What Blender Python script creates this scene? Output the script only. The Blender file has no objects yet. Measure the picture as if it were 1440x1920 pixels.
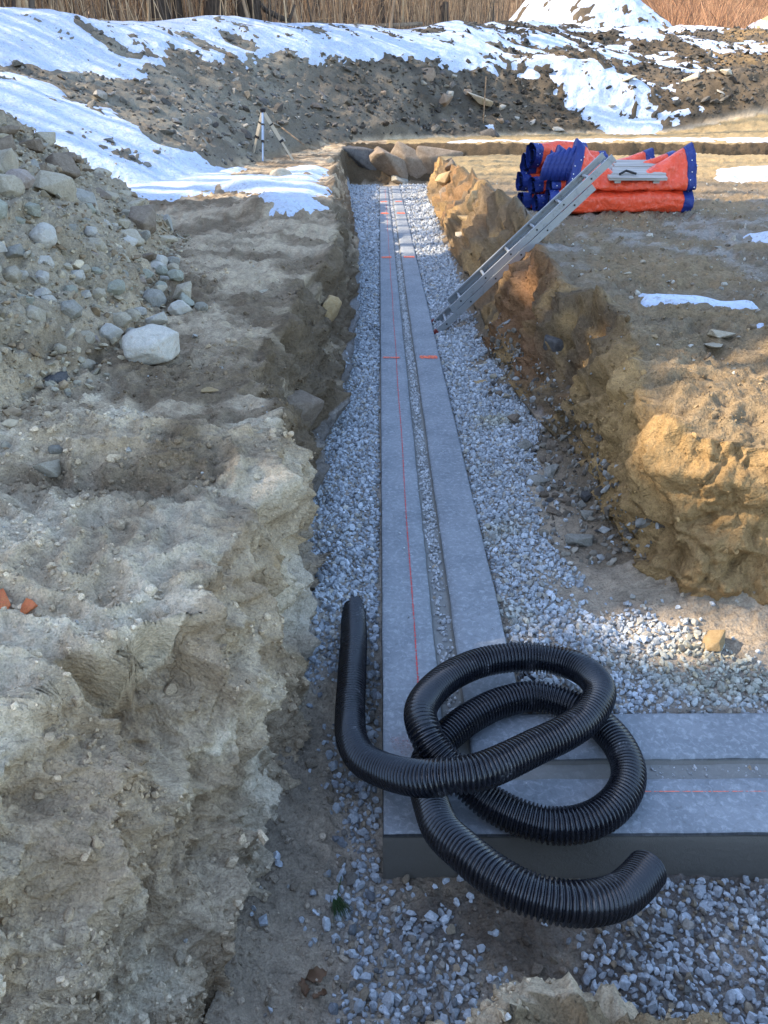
import bpy, bmesh, math, random, sys
import numpy as np
from mathutils import Vector, Matrix, Euler

random.seed(7)
RNG = np.random.default_rng(11)
R = math.radians
scene = bpy.context.scene
COL = scene.collection

# ------------------------------------------------------------------ camera, world, sun
EYE = 1.93
cam_d = bpy.data.cameras.new('camera'); cam_d.sensor_fit = 'HORIZONTAL'; cam_d.sensor_width = 36.0
cam_d.lens = 35.5; cam_d.clip_start = 0.05; cam_d.clip_end = 600
cam = bpy.data.objects.new('camera', cam_d); COL.objects.link(cam)
cam.location = (0, 0, EYE)
cam.rotation_euler = (R(90) - math.atan(772 / 1420), 0, -0.0056)
scene.camera = cam

SUN_EL = 38.0
world = bpy.data.worlds.new('World'); scene.world = world; world.use_nodes = True
wn = world.node_tree
for n in list(wn.nodes): wn.nodes.remove(n)
sky = wn.nodes.new('ShaderNodeTexSky'); sky.sky_type = 'NISHITA'; sky.sun_disc = False
sky.sun_elevation = R(SUN_EL); sky.sun_rotation = R(-90)     # sun stands to the left of the trench (-x)
sky.air_density = 1.0; sky.dust_density = 1.0; sky.ozone_density = 1.0
bgn = wn.nodes.new('ShaderNodeBackground'); bgn.inputs['Strength'].default_value = 0.15
won = wn.nodes.new('ShaderNodeOutputWorld')
wn.links.new(sky.outputs[0], bgn.inputs[0]); wn.links.new(bgn.outputs[0], won.inputs[0])

sun_d = bpy.data.lights.new('sun', 'SUN'); sun_d.energy = 2.5; sun_d.angle = R(0.55); sun_d.color = (1.0, 0.86, 0.66)
sun = bpy.data.objects.new('sun', sun_d); COL.objects.link(sun)
sun.location = (-20, 0, 20)
sun.rotation_euler = (0, -R(90 - SUN_EL), 0)
scene.view_settings.view_transform = 'Standard'; scene.view_settings.look = 'None'
scene.view_settings.gamma = 1.0; scene.view_settings.use_curve_mapping = False
scene.view_settings.exposure = 2.12
scene.cycles.max_bounces = 6; scene.cycles.diffuse_bounces = 3

# ------------------------------------------------------------------ noise
def _hash(ix, iy, iz, seed):
    h = (ix.astype(np.uint32) * np.uint32(374761393) + iy.astype(np.uint32) * np.uint32(668265263)
         + iz.astype(np.uint32) * np.uint32(2246822519) + np.uint32((seed * 3266489917) & 0xffffffff))
    h = (h ^ (h >> np.uint32(13))) * np.uint32(1274126177)
    h = (h ^ (h >> np.uint32(15))) * np.uint32(2654435761)
    return h ^ (h >> np.uint32(16))
_G = RNG.normal(size=(256, 3)); _G /= np.linalg.norm(_G, axis=1)[:, None]; _G = _G.astype(np.float32)
def perlin(x, y, z, seed=0):
    x = np.asarray(x, np.float32); y = np.asarray(y, np.float32); z = np.asarray(z, np.float32)
    x0 = np.floor(x); y0 = np.floor(y); z0 = np.floor(z)
    fx = x - x0; fy = y - y0; fz = z - z0
    ix = x0.astype(np.int32); iy = y0.astype(np.int32); iz = z0.astype(np.int32)
    u = fx * fx * fx * (fx * (fx * 6 - 15) + 10); v = fy * fy * fy * (fy * (fy * 6 - 15) + 10); w = fz * fz * fz * (fz * (fz * 6 - 15) + 10)
    out = 0
    for dx in (0, 1):
        wx = u if dx else 1 - u
        for dy in (0, 1):
            wy = v if dy else 1 - v
            for dz in (0, 1):
                wz = w if dz else 1 - w
                g = _G[_hash(ix + dx, iy + dy, iz + dz, seed) & np.uint32(255)]
                out = out + wx * wy * wz * (g[:, 0] * (fx - dx) + g[:, 1] * (fy - dy) + g[:, 2] * (fz - dz))
    return out * 1.5
def fbm(x, y, z, s, oct=3, seed=0, gain=0.5):
    o = 0; a = 1; f = 1 / s
    for k in range(oct):
        o = o + a * perlin(x * f, y * f, z * f, seed + k * 17); a *= gain; f *= 2.03
    return o
def billow(x, y, z, s, seed=0):                     # rounded lumps with sharp creases
    return 1 - 2 * np.abs(perlin(x / s, y / s, z / s, seed)) ** 0.8
def worley(x, y, z, s, seed=0):
    """distance to nearest and second nearest cell point, and the cell's random value"""
    x = np.asarray(x / s, np.float32); y = np.asarray(y / s, np.float32); z = np.asarray(z / s, np.float32)
    ix = np.floor(x).astype(np.int32); iy = np.floor(y).astype(np.int32); iz = np.floor(z).astype(np.int32)
    f1 = np.full(x.shape, 9., np.float32); f2 = f1.copy(); val = f1 * 0
    for dx in (-1, 0, 1):
        for dy in (-1, 0, 1):
            for dz in (-1, 0, 1):
                h = _hash(ix + dx, iy + dy, iz + dz, seed)
                a = (h & np.uint32(1023)).astype(np.float32) / 1023; b = ((h >> np.uint32(10)) & np.uint32(1023)).astype(np.float32) / 1023; c = ((h >> np.uint32(20)) & np.uint32(1023)).astype(np.float32) / 1023
                d = (ix + dx + a - x) ** 2 + (iy + dy + b - y) ** 2 + (iz + dz + c - z) ** 2
                n1 = d < f1; f2 = np.where(n1, f1, np.minimum(f2, d)); val = np.where(n1, ((h >> np.uint32(5)) & np.uint32(255)).astype(np.float32) / 255, val); f1 = np.where(n1, d, f1)
    return np.sqrt(f1), np.sqrt(f2), val
def clods(x, y, z, s, seed, mask):
    """broken lumps: each cell stands at its own height with a crease round it"""
    o = np.zeros(len(x)); k = mask > .02
    wx = x[k] + .25 * s * perlin(x[k] / s, y[k] / s, z[k] / s, seed + 1); wy = y[k] + .25 * s * perlin(x[k] / s, y[k] / s, z[k] / s, seed + 2)
    f1, f2, v = worley(wx, wy, z[k], s, seed)
    o[k] = (v - .5) * sstep(0, .22, f2 - f1) + .35 * (1 - f1) - .25 * sstep(.10, .0, f2 - f1)
    return o * mask
def sstep(a, b, x):
    t = np.clip((x - a) / (b - a), 0, 1); return t * t * (3 - 2 * t)
def lerp(a, b, t): return a + (b - a) * t

# ------------------------------------------------------------------ plan of the place (metres)
def poly_dist(x, y, P, closed=True):
    P = np.asarray(P, float); n = len(P); d = np.full(x.shape, 1e9)
    for i in range(n if closed else n - 1):
        ax, ay = P[i]; bx, by = P[(i + 1) % n]
        ex, ey = bx - ax, by - ay; L = ex * ex + ey * ey + 1e-12
        t = np.clip(((x - ax) * ex + (y - ay) * ey) / L, 0, 1)
        d = np.minimum(d, (x - ax - t * ex) ** 2 + (y - ay - t * ey) ** 2)
    return np.sqrt(d)
def inside(x, y, P):
    P = np.asarray(P, float); n = len(P); c = np.zeros(x.shape, bool)
    for i in range(n):
        ax, ay = P[i]; bx, by = P[(i + 1) % n]
        if ay == by: continue
        m = ((ay > y) != (by > y)) & (x < (bx - ax) * (y - ay) / (by - ay) + ax)
        c ^= m
    return c
def sd(x, y, P):                                     # negative inside
    d = poly_dist(x, y, P); return np.where(inside(x, y, P), -d, d)

FLOOR = [(-.46,.45),(.0,.5),(.1,.90),(.4,1.02),(.8,.98),(3.2,.95),(7,.95),(7,2.6),(3,2.62),(1.75,2.68),(1.38,2.74),(1.24,2.9),
 (1.25,3.26),(1.24,3.8),(1.2,4.31),(1.12,4.65),(1.04,5.38),(.98,6.47),(1.02,7.78),(1.12,9.2),(1.02,10.7),(1.1,12.5),
 (1.07,16.1),(1.2,20.2),(5,20.9),(11,21.1),(11,22),(5,21.9),(1.2,21.9),(-.8,21.7),(-.8,19),(-.6,16.19),(-.38,11.9),
 (-.29,8.76),(-.25,7.02),(-.28,5.32),(-.4,4.45),(-.4,3),(-.38,1.94),(-.40,1.5),(-.44,1.06)]
TOP = [(-1.0,.3),(0.02,.32),(.12,.67),(.34,.87),(.6,.86),(.8,.82),(1.3,.80),(7,.78),(7,2.98),(3,2.93),(1.6,2.88),(1.38,2.96),(1.32,3.15),
 (1.33,3.5),(1.42,4.02),(1.56,4.7),(1.5,5.27),(1.40,5.61),(1.46,6.65),(1.54,7.4),(1.66,8.1),(1.74,9.75),(1.7,12.17),(1.6,15.45),
 (1.42,17.7),(1.5,20.2),(5,20.7),(11,20.8),(11,22.6),(5,22.5),(1.5,22.6),(-.9,22.4),(-1.2,19),(-1.0,17.45),(-.8,12.19),
 (-.6,9.76),(-.5,8.11),(-.56,6.43),(-.66,5.29),(-.7,4.24),(-.62,3.66),(-.52,3.1),(-.46,2.5),(-.52,1.9),(-.6,1.62),(-.85,1.25),(-.98,.8)]
TOE = [(-30,-2),(-14,3),(-8.5,8.8),(-4.8,11.2),(-3.6,12.7),(-3.0,15),(-2.75,18),(-2.3,21),(-.7,23.6),(1.5,25.5),(4,27.3),(7,28.5),(12,29),(20,29.5),(80,31)]
CREST = [(-34,8),(-20,12),(-14,16),(-9,21),(-5,26),(0,30.5),(5,35.5),(8,38.5),(14,42),(25,44),(80,48)]
PILE = [(-1.5,2.0),(-1.58,3.0),(-1.45,3.7),(-1.4,4.7),(-1.8,6.4),(-2.0,7.8),(-2.6,8.9),(-4,9.9),(-9,11),(-12,5),(-8,0.8),(-2.4,1.2)]
_toe_poly = TOE + [(80,300),(-300,300),(-300,-2)]
_crest_poly = CREST + [(80,300),(-300,300),(-300,8)]

def fields(x, y):
    """base surface and its zones at plan positions (arrays)"""
    dF = poly_dist(x, y, FLOOR); inF = inside(x, y, FLOOR)
    dT = poly_dist(x, y, TOP); inT = inside(x, y, TOP)
    near = (x > -1.5) & (x < 12) & (y < 24)
    t = np.where(inF, 0, np.where(inT, dF / (dF + dT + 1e-6), 1.0))
    # bank level
    zb = 0.73 + 0.0 * x
    zb = zb - 0.12 * sstep(4.2, 2.8, y) * sstep(.6, 1.4, x)
    zb = zb - 0.47 * sstep(1.4, .9, y) * sstep(-.2, .15, x)             # heap below the photographer
    zb = zb + 0.17 * sstep(20.9, 22.6, y)
    zb = zb - 0.05 * sstep(-1.0, -.45, x) * (y < 12) * (x < 0)
    # trench floor
    zf = -0.035 + 0 * x
    zf = np.where(x < .26, lerp(-.205, -.04, sstep(2.15, 2.75, y)), zf)
    zf = np.where(y < 1.8, lerp(-.215, zf, sstep(1.53, 1.8, y)), zf)
    zf = zf + 0.10 * np.exp(-np.maximum(dF, 0) / .12) * sstep(.6, .85, x) * sstep(2.2, 2.5, y) * inF      # fallen soil along the right foot
    zf = zf + 0.12 * np.exp(-np.maximum(dF, 0) / .16) * sstep(-.08, -.2, x) * sstep(3.1, 2.7, y) * inF
    tt = t + 0.0
    prof = np.where(tt < .5, .5 * (2 * tt) ** .8, 1 - .5 * (2 * (1 - tt)) ** 1.5)
    z = zf + (zb - zf) * prof
    wall = np.where(inT & ~inF, 1.0, 0.0) * sstep(0, .12, t) * (1 - sstep(.9, 1, t)) + 0
    # spoil pile
    sp = -sd(x, y, PILE)
    ph = np.where(sp > 0, 2.6 * (1 - np.exp(-np.maximum(sp, 0) * .40)), 0)
    z = z + ph
    # hill
    inH = inside(x, y, _toe_poly); inC = inside(x, y, _crest_poly)
    dt = poly_dist(x, y, TOE, False); dc = poly_dist(x, y, CREST, False)
    ht = np.where(inC, 1.0, np.where(inH, dt / (dt + dc + 1e-6), 0.0))
    zc = np.interp(x, [-30, -14, -9, -5, 0, 5, 12, 25], [3.2, 3.4, 3.7, 3.9, 4.15, 4.5, 4.75, 5.0])
    hp = np.interp(ht, [0, .05, .35, .8, 1], [0, .08, .42, .90, 1])
    z = z + np.where(ht > 0, (zc - zb) * hp, 0)
    z = z + np.where(inC, 0.02 * dc * (dc < 400) + .10 * np.maximum(dc - 30, 0), 0)
    return z, t, wall, inF, sp, ht, dF, dT

def relief(x, y, z, t, wall, inF, sp, ht, dF):
    """displacement along the normal"""
    dist = np.sqrt(x * x + y * y)
    w = np.where(inF, sstep(.25, 0, dF) * .25, 0) + np.where(~inF & (t < 1), 1.0, 0)
    w = np.maximum(w, sstep(.5, 0, dF) * (~inF) * .6)
    far = sstep(8, 25, dist)
    w = w * lerp(1, .3, sstep(19.3, 20.6, y)) * (1 - .55 * np.exp(-((y - 7.3) / .45) ** 2) * (x > .6))
    bank = (~inF) * 1.0
    d = w * (.10 * fbm(x, y, z * .7, .55, 3, 3) + .065 * (billow(x, y, z, .26, 5) - .3) + .028 * billow(x, y, z * .8, .10, 9))
    d += w * (~inF) * (-.035 * sstep(.07, .0, np.abs(perlin(x / .34, y / .34, z / .55, 13))) * sstep(-.2, .3, perlin(x * 2, y * 2, z * 2, 15)) + .030 * perlin(x / .16, y / .16, z / .35, 17)) * sstep(20, 12, dist)
    d += np.where(x > .8, 1, 0) * w * (~inF) * (.10 * perlin(x / .8, y / .55, z / 1.8, 33) + .05 * (billow(x, y, z * .45, .38, 35) - .3) + .035 * perlin(x / .2, y / .13, z / .5, 36))
    d += inF * (.022 * fbm(x, y, z, .28, 3, 19) + .010 * billow(x, y, z, .09, 20)) * sstep(0, .1, dF) * sstep(3.2, 2.2, y)
    d += bank * (.045 * fbm(x, y, z, .9, 3, 21) + .030 * billow(x, y, z, .14, 25) * lerp(1, 1.6, sstep(-.3, .4, perlin(x * 1.1, y * 1.1, z, 77))))
    d += .015 * billow(x, y, z, .055, 31) * lerp(.8, 1.3, w) * lerp(1, .0, sstep(9, 16, dist)) * np.where(inF, .6, 1)
    d += .007 * billow(x, y, z, .024, 37) * sstep(6, 3, dist) * np.where(inF, .6, 1)
    d += .004 * perlin(x / .011, y / .011, z / .011, 41) * sstep(3.4, 2.2, dist)
    d += np.where(ht > 0, .24 * perlin(x / 2.6, y / 2.6, z / 2.6, 51) + .07 * fbm(x, y, z, 1.1, 2, 53) + lerp(.035, .085, sstep(0, 4, x)) * billow(x, y, z, .5, 57) + .03 * perlin(x / .25, y / .25, z / .25, 58), 0) * sstep(0, .08, ht)
    d += np.where(sp > 0, .10 * fbm(x, y, z, .8, 3, 61) + .035 * billow(x, y, z, .2, 63), 0) * sstep(0, .3, sp)
    w = w * (1 + .9 * sstep(7.6, 8.6, y) * sstep(19.5, 18, y) * (x > .6))
    wc = w * (~inF) * np.where(x > .3, 1.0, np.where(y < 2.6, .5, .8))
    d += .085 * clods(x, y, z * .8, .30, 501, wc * sstep(30, 14, dist)) + .038 * clods(x, y, z, .115, 503, wc * sstep(26, 14, dist))
    near = sstep(9, 5, dist) * (~inF)
    d += .016 * clods(x, y, z, .055, 507, near * np.maximum(sstep(-.1, .35, perlin(x * 1.3, y * 1.3, z * 1.3, 509)), wc * .9))
    d += np.where(sp > 0, 1, 0) * .07 * clods(x, y, z, .22, 511, sstep(0, .2, sp) * sstep(1.8, 1.0, sp))
    return d

def bumps(x, y):
    """larger single features added to the height"""
    def g(cx, cy, rx, ry, p=1.0): return np.exp(-(((x - cx) / rx) ** 2 + ((y - cy) / ry) ** 2) ** p)
    z = 0
    z = z + 3.6 * np.maximum(0, 1 - np.sqrt(((x - 10.3) / 4.6) ** 2 + ((y - 46) / 4.6) ** 2))          # snowy heap on the crest
    z = z + 3.0 * np.maximum(0, 1 - np.sqrt(((x - 25.5) / 6.0) ** 2 + ((y - 49) / 5) ** 2))
    z = z + 1.25 * g(13.0, 30.5, 2.3, 1.6) + .9 * g(7.2, 31.0, 2.0, .9) + .5 * g(9, 30, .8, .5)
    z = z + .10 * g(-1.0, 2.75, .5, .18) - .07 * g(-1.0, 2.45, .6, .12) + .06 * g(-1.3, 1.9, .3, .25)
    z = z + .20 * g(-1.35, 9.6, .35, .35) + .12 * g(-1.0, 9.3, .5, .25) + .14 * g(-1.9, 12.3, .6, .3)
    z = z + .12 * g(2.6, 3.6, .8, .5) - .06 * g(1.9, 4.0, .3, .4) + .08 * g(1.7, 3.1, .35, .25)
    return z

# hollow under a crust on the near left bank
def hollow(x, y):
    # crust edge runs from (-.78,1.40) to (-.47,1.62); ground drops on the camera side
    ax, ay, bx, by = -.80, 1.44, -.50, 1.68
    ex, ey = bx - ax, by - ay; L = math.hypot(ex, ey); ex /= L; ey /= L
    s = (x - ax) * ex + (y - ay) * ey; n = -(x - ax) * ey + (y - ay) * ex       # n>0 beyond the edge
    n = n + .03 * perlin(x * 9, y * 9, 0 * x, 91)
    along = sstep(-.05, .06, s) * sstep(L + .08, L - .10, s)
    return -.09 * along * sstep(.0, -.07, n) * sstep(-.34, -.10, n)
def cavity(x, y):
    """how far the clay has fallen away under the crust: vertices are carried back into the bank and down"""
    ax, ay, bx, by = -.80, 1.44, -.50, 1.68
    ex, ey = bx - ax, by - ay; L = math.hypot(ex, ey); ex /= L; ey /= L
    s = (x - ax) * ex + (y - ay) * ey; n = -(x - ax) * ey + (y - ay) * ex
    n = n + .025 * perlin(x * 9, y * 9, 0 * x, 91) - .02 * np.cos(s / L * 9)
    k = sstep(-.01, .07, s) * sstep(L + .02, L - .12, s) * sstep(-.17, -.035, n) * sstep(.002, -.014, n)
    return k * (-ey), k * ex, k

# ------------------------------------------------------------------ terrain grid
def rows_y():
    ys = np.concatenate([np.linspace(-8, 0, 400), np.linspace(0, 1, 600), np.geomspace(1, 200, 9000)[1:]])
    dens = np.where(ys < .45, 2.0, 780 * 1.25 / (ys ** 2 + .25) / 1.55)
    dens = np.minimum(dens, 330)
    dens += 300 * np.exp(-((ys - 2.83) / .13) ** 2) + 160 * np.exp(-((ys - .98) / .12) ** 2) + 70 * np.exp(-((ys - 1.58) / .2) ** 2)
    dens += 22 * np.exp(-((ys - 22.3) / .5) ** 2)
    dens += np.where((ys > 11) & (ys < 47), 5.5, 0) + np.where((ys > 23.5) & (ys < 42), 4.5, 0) + .15
    c = np.concatenate([[0], np.cumsum(.5 * (dens[1:] + dens[:-1]) * np.diff(ys))])
    n = int(c[-1])
    return np.interp(np.linspace(0, c[-1], n), c, ys)
YS = rows_y()
NX = 640
def build_rows():
    base = np.unique(np.concatenate([-np.geomspace(.05, 130, 500), [0], np.geomspace(.05, 130, 500), np.linspace(-2.2, 3.0, 1000)]))
    ny = len(YS)
    X = np.zeros((ny, NX))
    # base heights on a shared coarse set of rows, for arc length
    for j0 in range(0, ny, 64):
        yy = YS[j0:j0 + 64]
        bx, by = np.meshgrid(base, yy)
        z = fields(bx.ravel(), by.ravel())[0].reshape(bx.shape)
        dz = np.abs(np.diff(z, axis=1)); dx = np.diff(base)[None, :]
        seg = np.sqrt(dx ** 2 + (1.0 * np.minimum(dz, dx * 6)) ** 2)
        mid = .5 * (base[1:] + base[:-1])[None, :]
        depth = np.maximum(yy, .6)[:, None] * .9 + .45
        half = .52 * depth + .10 * depth + .15
        inside_w = 1 / (1 + (np.maximum(np.abs(mid) - half, 0) / (.12 * depth)) ** 1.5)
        w = seg * (inside_w + .004)
        c = np.concatenate([np.zeros((len(yy), 1)), np.cumsum(w, axis=1)], axis=1)
        for k in range(len(yy)):
            X[j0 + k] = np.interp(np.linspace(0, c[k, -1], NX), c[k], base)
    return X
GX = build_rows()
GY = np.repeat(YS[:, None], NX, axis=1)
print('terrain grid', GX.shape, GX.size)
fx, fy = GX.ravel(), GY.ravel()
Z0, T_, WALL, INF, SP, HT, DF, DT = fields(fx, fy)
Z0 = Z0 + bumps(fx, fy) * np.where(INF, 0, 1) + hollow(fx, fy)
def grid_normals(X, Y, Z):
    P = np.stack([X, Y, Z], -1)
    du = np.gradient(P, axis=1); dv = np.gradient(P, axis=0)
    n = np.cross(du, dv); l = np.linalg.norm(n, axis=-1, keepdims=True)
    return n / np.maximum(l, 1e-9)
sh = GX.shape
N0 = grid_normals(GX, GY, Z0.reshape(sh)).reshape(-1, 3)
def blur(A, k, ax):
    for _ in range(2):
        P_ = np.pad(A, [(k, k) if i == ax else (0, 0) for i in range(A.ndim)], mode='edge'); c_ = np.cumsum(P_, axis=ax)
        sl = lambda a, b: tuple(slice(a, b) if i == ax else slice(None) for i in range(A.ndim))
        n_ = A.shape[ax]; c_ = np.concatenate([np.zeros_like(c_[sl(0, 1)]), c_], ax)
        A = (c_[sl(2 * k + 1, 2 * k + 1 + n_)] - c_[sl(0, n_)]) / (2 * k + 1)
    return A
N0 = blur(blur(N0.reshape(sh + (3,)), 7, 0), 5, 1); N0 = (N0 / np.linalg.norm(N0, axis=-1, keepdims=True)).reshape(-1, 3)
D = relief(fx, fy, Z0, T_, WALL, INF, SP, HT, DF)
PX = fx + N0[:, 0] * D; PY = fy + N0[:, 1] * D; PZ = Z0 + N0[:, 2] * D
# small overhang of the crusts at the wall tops
ov = np.where(~INF & (T_ < 1), 1, 0) * sstep(.25, .8, T_) * .05 * (fbm(fx, fy, Z0, .5, 2, 71) + .4)
PX = PX - N0[:, 0] * 0 + np.where(fx < .3, 1, -1) * ov * (np.abs(N0[:, 0]) > .2)
cvx, cvy, cvk = cavity(fx, fy)
PX = PX + .07 * cvx; PY = PY + .07 * cvy; PZ = PZ - .13 * cvk
# nothing of the floor may poke through the footing
in_foot = ((fx > -.03) & (fx < .54) & (fy > 1.5) & (fy < 21.05)) | ((fy > 1.5) & (fy < 2.07) & (fx > -.03) & INF)
PZ = np.where(in_foot, np.minimum(PZ, -.045), PZ)
NRM = grid_normals(PX.reshape(sh), PY.reshape(sh), PZ.reshape(sh)).reshape(-1, 3)

# ------------------------------------------------------------------ zones: colour, gravel, snow
GRAVEL_L = [(-2,2.45),(.1,2.30),(.1,21.5),(-2,21.5)]
GRAVEL_R = [(.3,1.9),(7,1.9),(7,2.28),(1.9,2.32),(1.46,2.36),(1.15,2.62),(.95,2.86),(.86,3.16),(.83,3.6),(.88,4.14),(1.12,4.73),(.95,5.6),(.88,6.9),(.95,8.6),(.95,11.7),(1.0,15),(1.2,21.5),(.3,21.5)]
GRAVEL_F = [[(-.10,1.33),(.0,1.33),(.0,2.5),(-.13,2.5)],[(-.12,1.30),(.0,1.40),(.22,1.42),(.28,1.25),(.30,1.05),(.1,.9),(-.12,1.0)],[(.66,1.5),(.95,1.52),(2.5,1.52),(2.5,.95),(.55,1.0),(.5,1.12),(.62,1.3)]]
def gravel_mask(x, y):
    n = .10 * perlin(x * 4, y * 4, 0 * x, 101) + .05 * perlin(x * 13, y * 13, 0 * x, 103)
    a = -np.minimum(sd(x, y, GRAVEL_L), sd(x, y, GRAVEL_R))
    m = sstep(-.06, .03, a + n)
    holes = sstep(.15, .45, perlin(x * 3.1, y * 3.1, 0 * x, 107)) * (x > .5) * sstep(.3, .05, a) * (y < 9)
    m = m * (1 - .9 * holes)
    for P in GRAVEL_F:
        m = np.maximum(m, .93 * sstep(-.10, .05, -sd(x, y, P) + n))
    return m
GM = gravel_mask(fx, fy) * (INF | (DF < .04))

SNOW_UP = [(-60,-5),(-20,9),(-9,14.5),(-7.6,16.33),(-7.17,16.64),(-6.99,17.62),(-6.44,17.79),(-5.65,18.85),(-5.1,20.32),(-5.11,20.91),(-4.81,21.95),(-4.12,22.94),(-3.46,23.55),(-3.19,25.1),(-1.74,25.93),(0.16,27.73),(2.7,29.4),(3.85,29.9),(4.65,30.4),(5.9,30.3),(6.3,30.04),(6.4,29.15),(6.9,28.87),(7.2,28.4),(8.55,28.4),(10.3,29.0),(11.67,29.71),(12.57,32.0),(16.5,37.42),(18.26,38.36),(60,40),(60,62),(0,62),(-60,62)]
SNOW_LOW = [(-12,13),(-7.23,15.42),(-6.95,16.06),(-6.74,16.24),(-6.15,16.71),(-5.61,15.82),(-5.17,16.66),(-4.38,15.44),(-3.9,14.94),(-2.7,16.2),(-2.3,13.6),(-2.5,11.5),(-3.1,10.2),(-4.2,10.4),(-9,11.4)]
SNOW_PLAT = [(-3.77,12.4),(-3.4,13.3),(-2.43,14.4),(-2.11,15.6),(-1.55,17.6),(-1.1,17.2),(-.85,13.99),(-.72,12),(-.64,10.4),(-.72,9.2),(-1.35,8.7),(-1.4,9.2),(-1.75,10.4),(-1.81,11.49),(-2.4,12.2)]
SNOW_STRIP = [(1.7,23.3),(4.58,24.0),(9,25.3),(14,26),(20,26.3),(20,23.4),(10.3,23.0),(4.1,22.75),(1.7,22.8)]
SNOW_SMALL = [[(3.1,27.25),(3.7,27.7),(3.95,27.4),(3.45,27.0)],[(1.72,5.27),(1.95,5.22),(2.52,5.1),(2.48,4.97),(1.95,4.9),(1.73,5.0)],[(2.2,4.51),(2.34,4.54),(2.3,4.3),(2.2,4.36)],
              [(6.41,15.8),(9,16.3),(8.5,13.6),(5.6,13.7)],[(3.6,7.9),(4.6,8.0),(4.6,7.5),(3.7,7.5)],[(-.4,21.9),(.1,22.0),(.0,21.5),(-.3,21.4)]]
BARE = [(-6.5,21.1,.45,.2),(-4.9,22.3,.35,.35),(-4.0,25.0,.3,.25),(5.6,31.8,1.2,.35),(11.9,40.0,4.2,.8),(17.5,41.0,1.6,.8),(8.9,36.5,.9,.5),(13.3,30.6,2.4,1.6),(7.3,31.4,1.2,.5),(10.6,33.0,1.3,.5),(3.2,34.2,1.2,.4),(9.8,44.2,1.4,.5),(14.8,35,1.6,.9),(12.0,36.2,1.3,.4),(6.4,35.2,1.1,.3)]
def snow_height(x, y, ht):
    s = -sd(x, y, SNOW_UP)
    s = np.maximum(s, -sd(x, y, SNOW_LOW) + .05)
    s = np.maximum(s, -sd(x, y, SNOW_PLAT)); s = np.maximum(s, -sd(x, y, SNOW_STRIP))
    big = s.copy()
    for P in SNOW_SMALL: s = np.maximum(s, -sd(x, y, P) * .8)
    far = sstep(8, 22, y)
    s = s + far * (.35 * perlin(x * .9, y * .9, 0 * x, 201) + .22 * perlin(x * 2.2, y * 2.2, 0 * x, 203)) + .05 * perlin(x * 7, y * 7, 0 * x, 205)
    h = np.clip(s * .28, -.3, lerp(.085, .07, sstep(2, 5, x)))
    for P in SNOW_SMALL[1:5]: h = h + .048 * sstep(-.04, .06, -sd(x, y, P) + .03 * perlin(x * 6, y * 6, 0 * x, 219))
    # thin cover on the right part of the far slope lets the soil show
    right = sstep(1.5, 5, x) * sstep(25, 28, y)
    left = sstep(-1, -3, x) * sstep(12, 16, y)
    h = h - right * (-.05 + .11 * np.maximum(0, perlin(x * .45, y * 1.1, 0 * x, 207)) + .07 * perlin(x * 1.5, y * 2.6, 0 * x, 209))
    h = h - left * .12 * np.maximum(0, perlin(x * 1.3 + y * .5, y * .9, 0 * x, 217) - .18)
    h = h - left * .04 * np.maximum(0, perlin(x * .5, y * .5, 0 * x, 211))
    h = h - sstep(1.5, 5, x) * far * (.045 * np.maximum(0, perlin(x * 1.1, y * 1.6, 0 * x, 213)) + .06 * np.maximum(0, perlin(x * 2.7, y * 3.4, 0 * x, 215)))
    for cx, cy, rx, ry in BARE:
        h = h - .35 * np.exp(-((x - cx) / rx) ** 2 - ((y - cy) / ry) ** 2)
    return h

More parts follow.
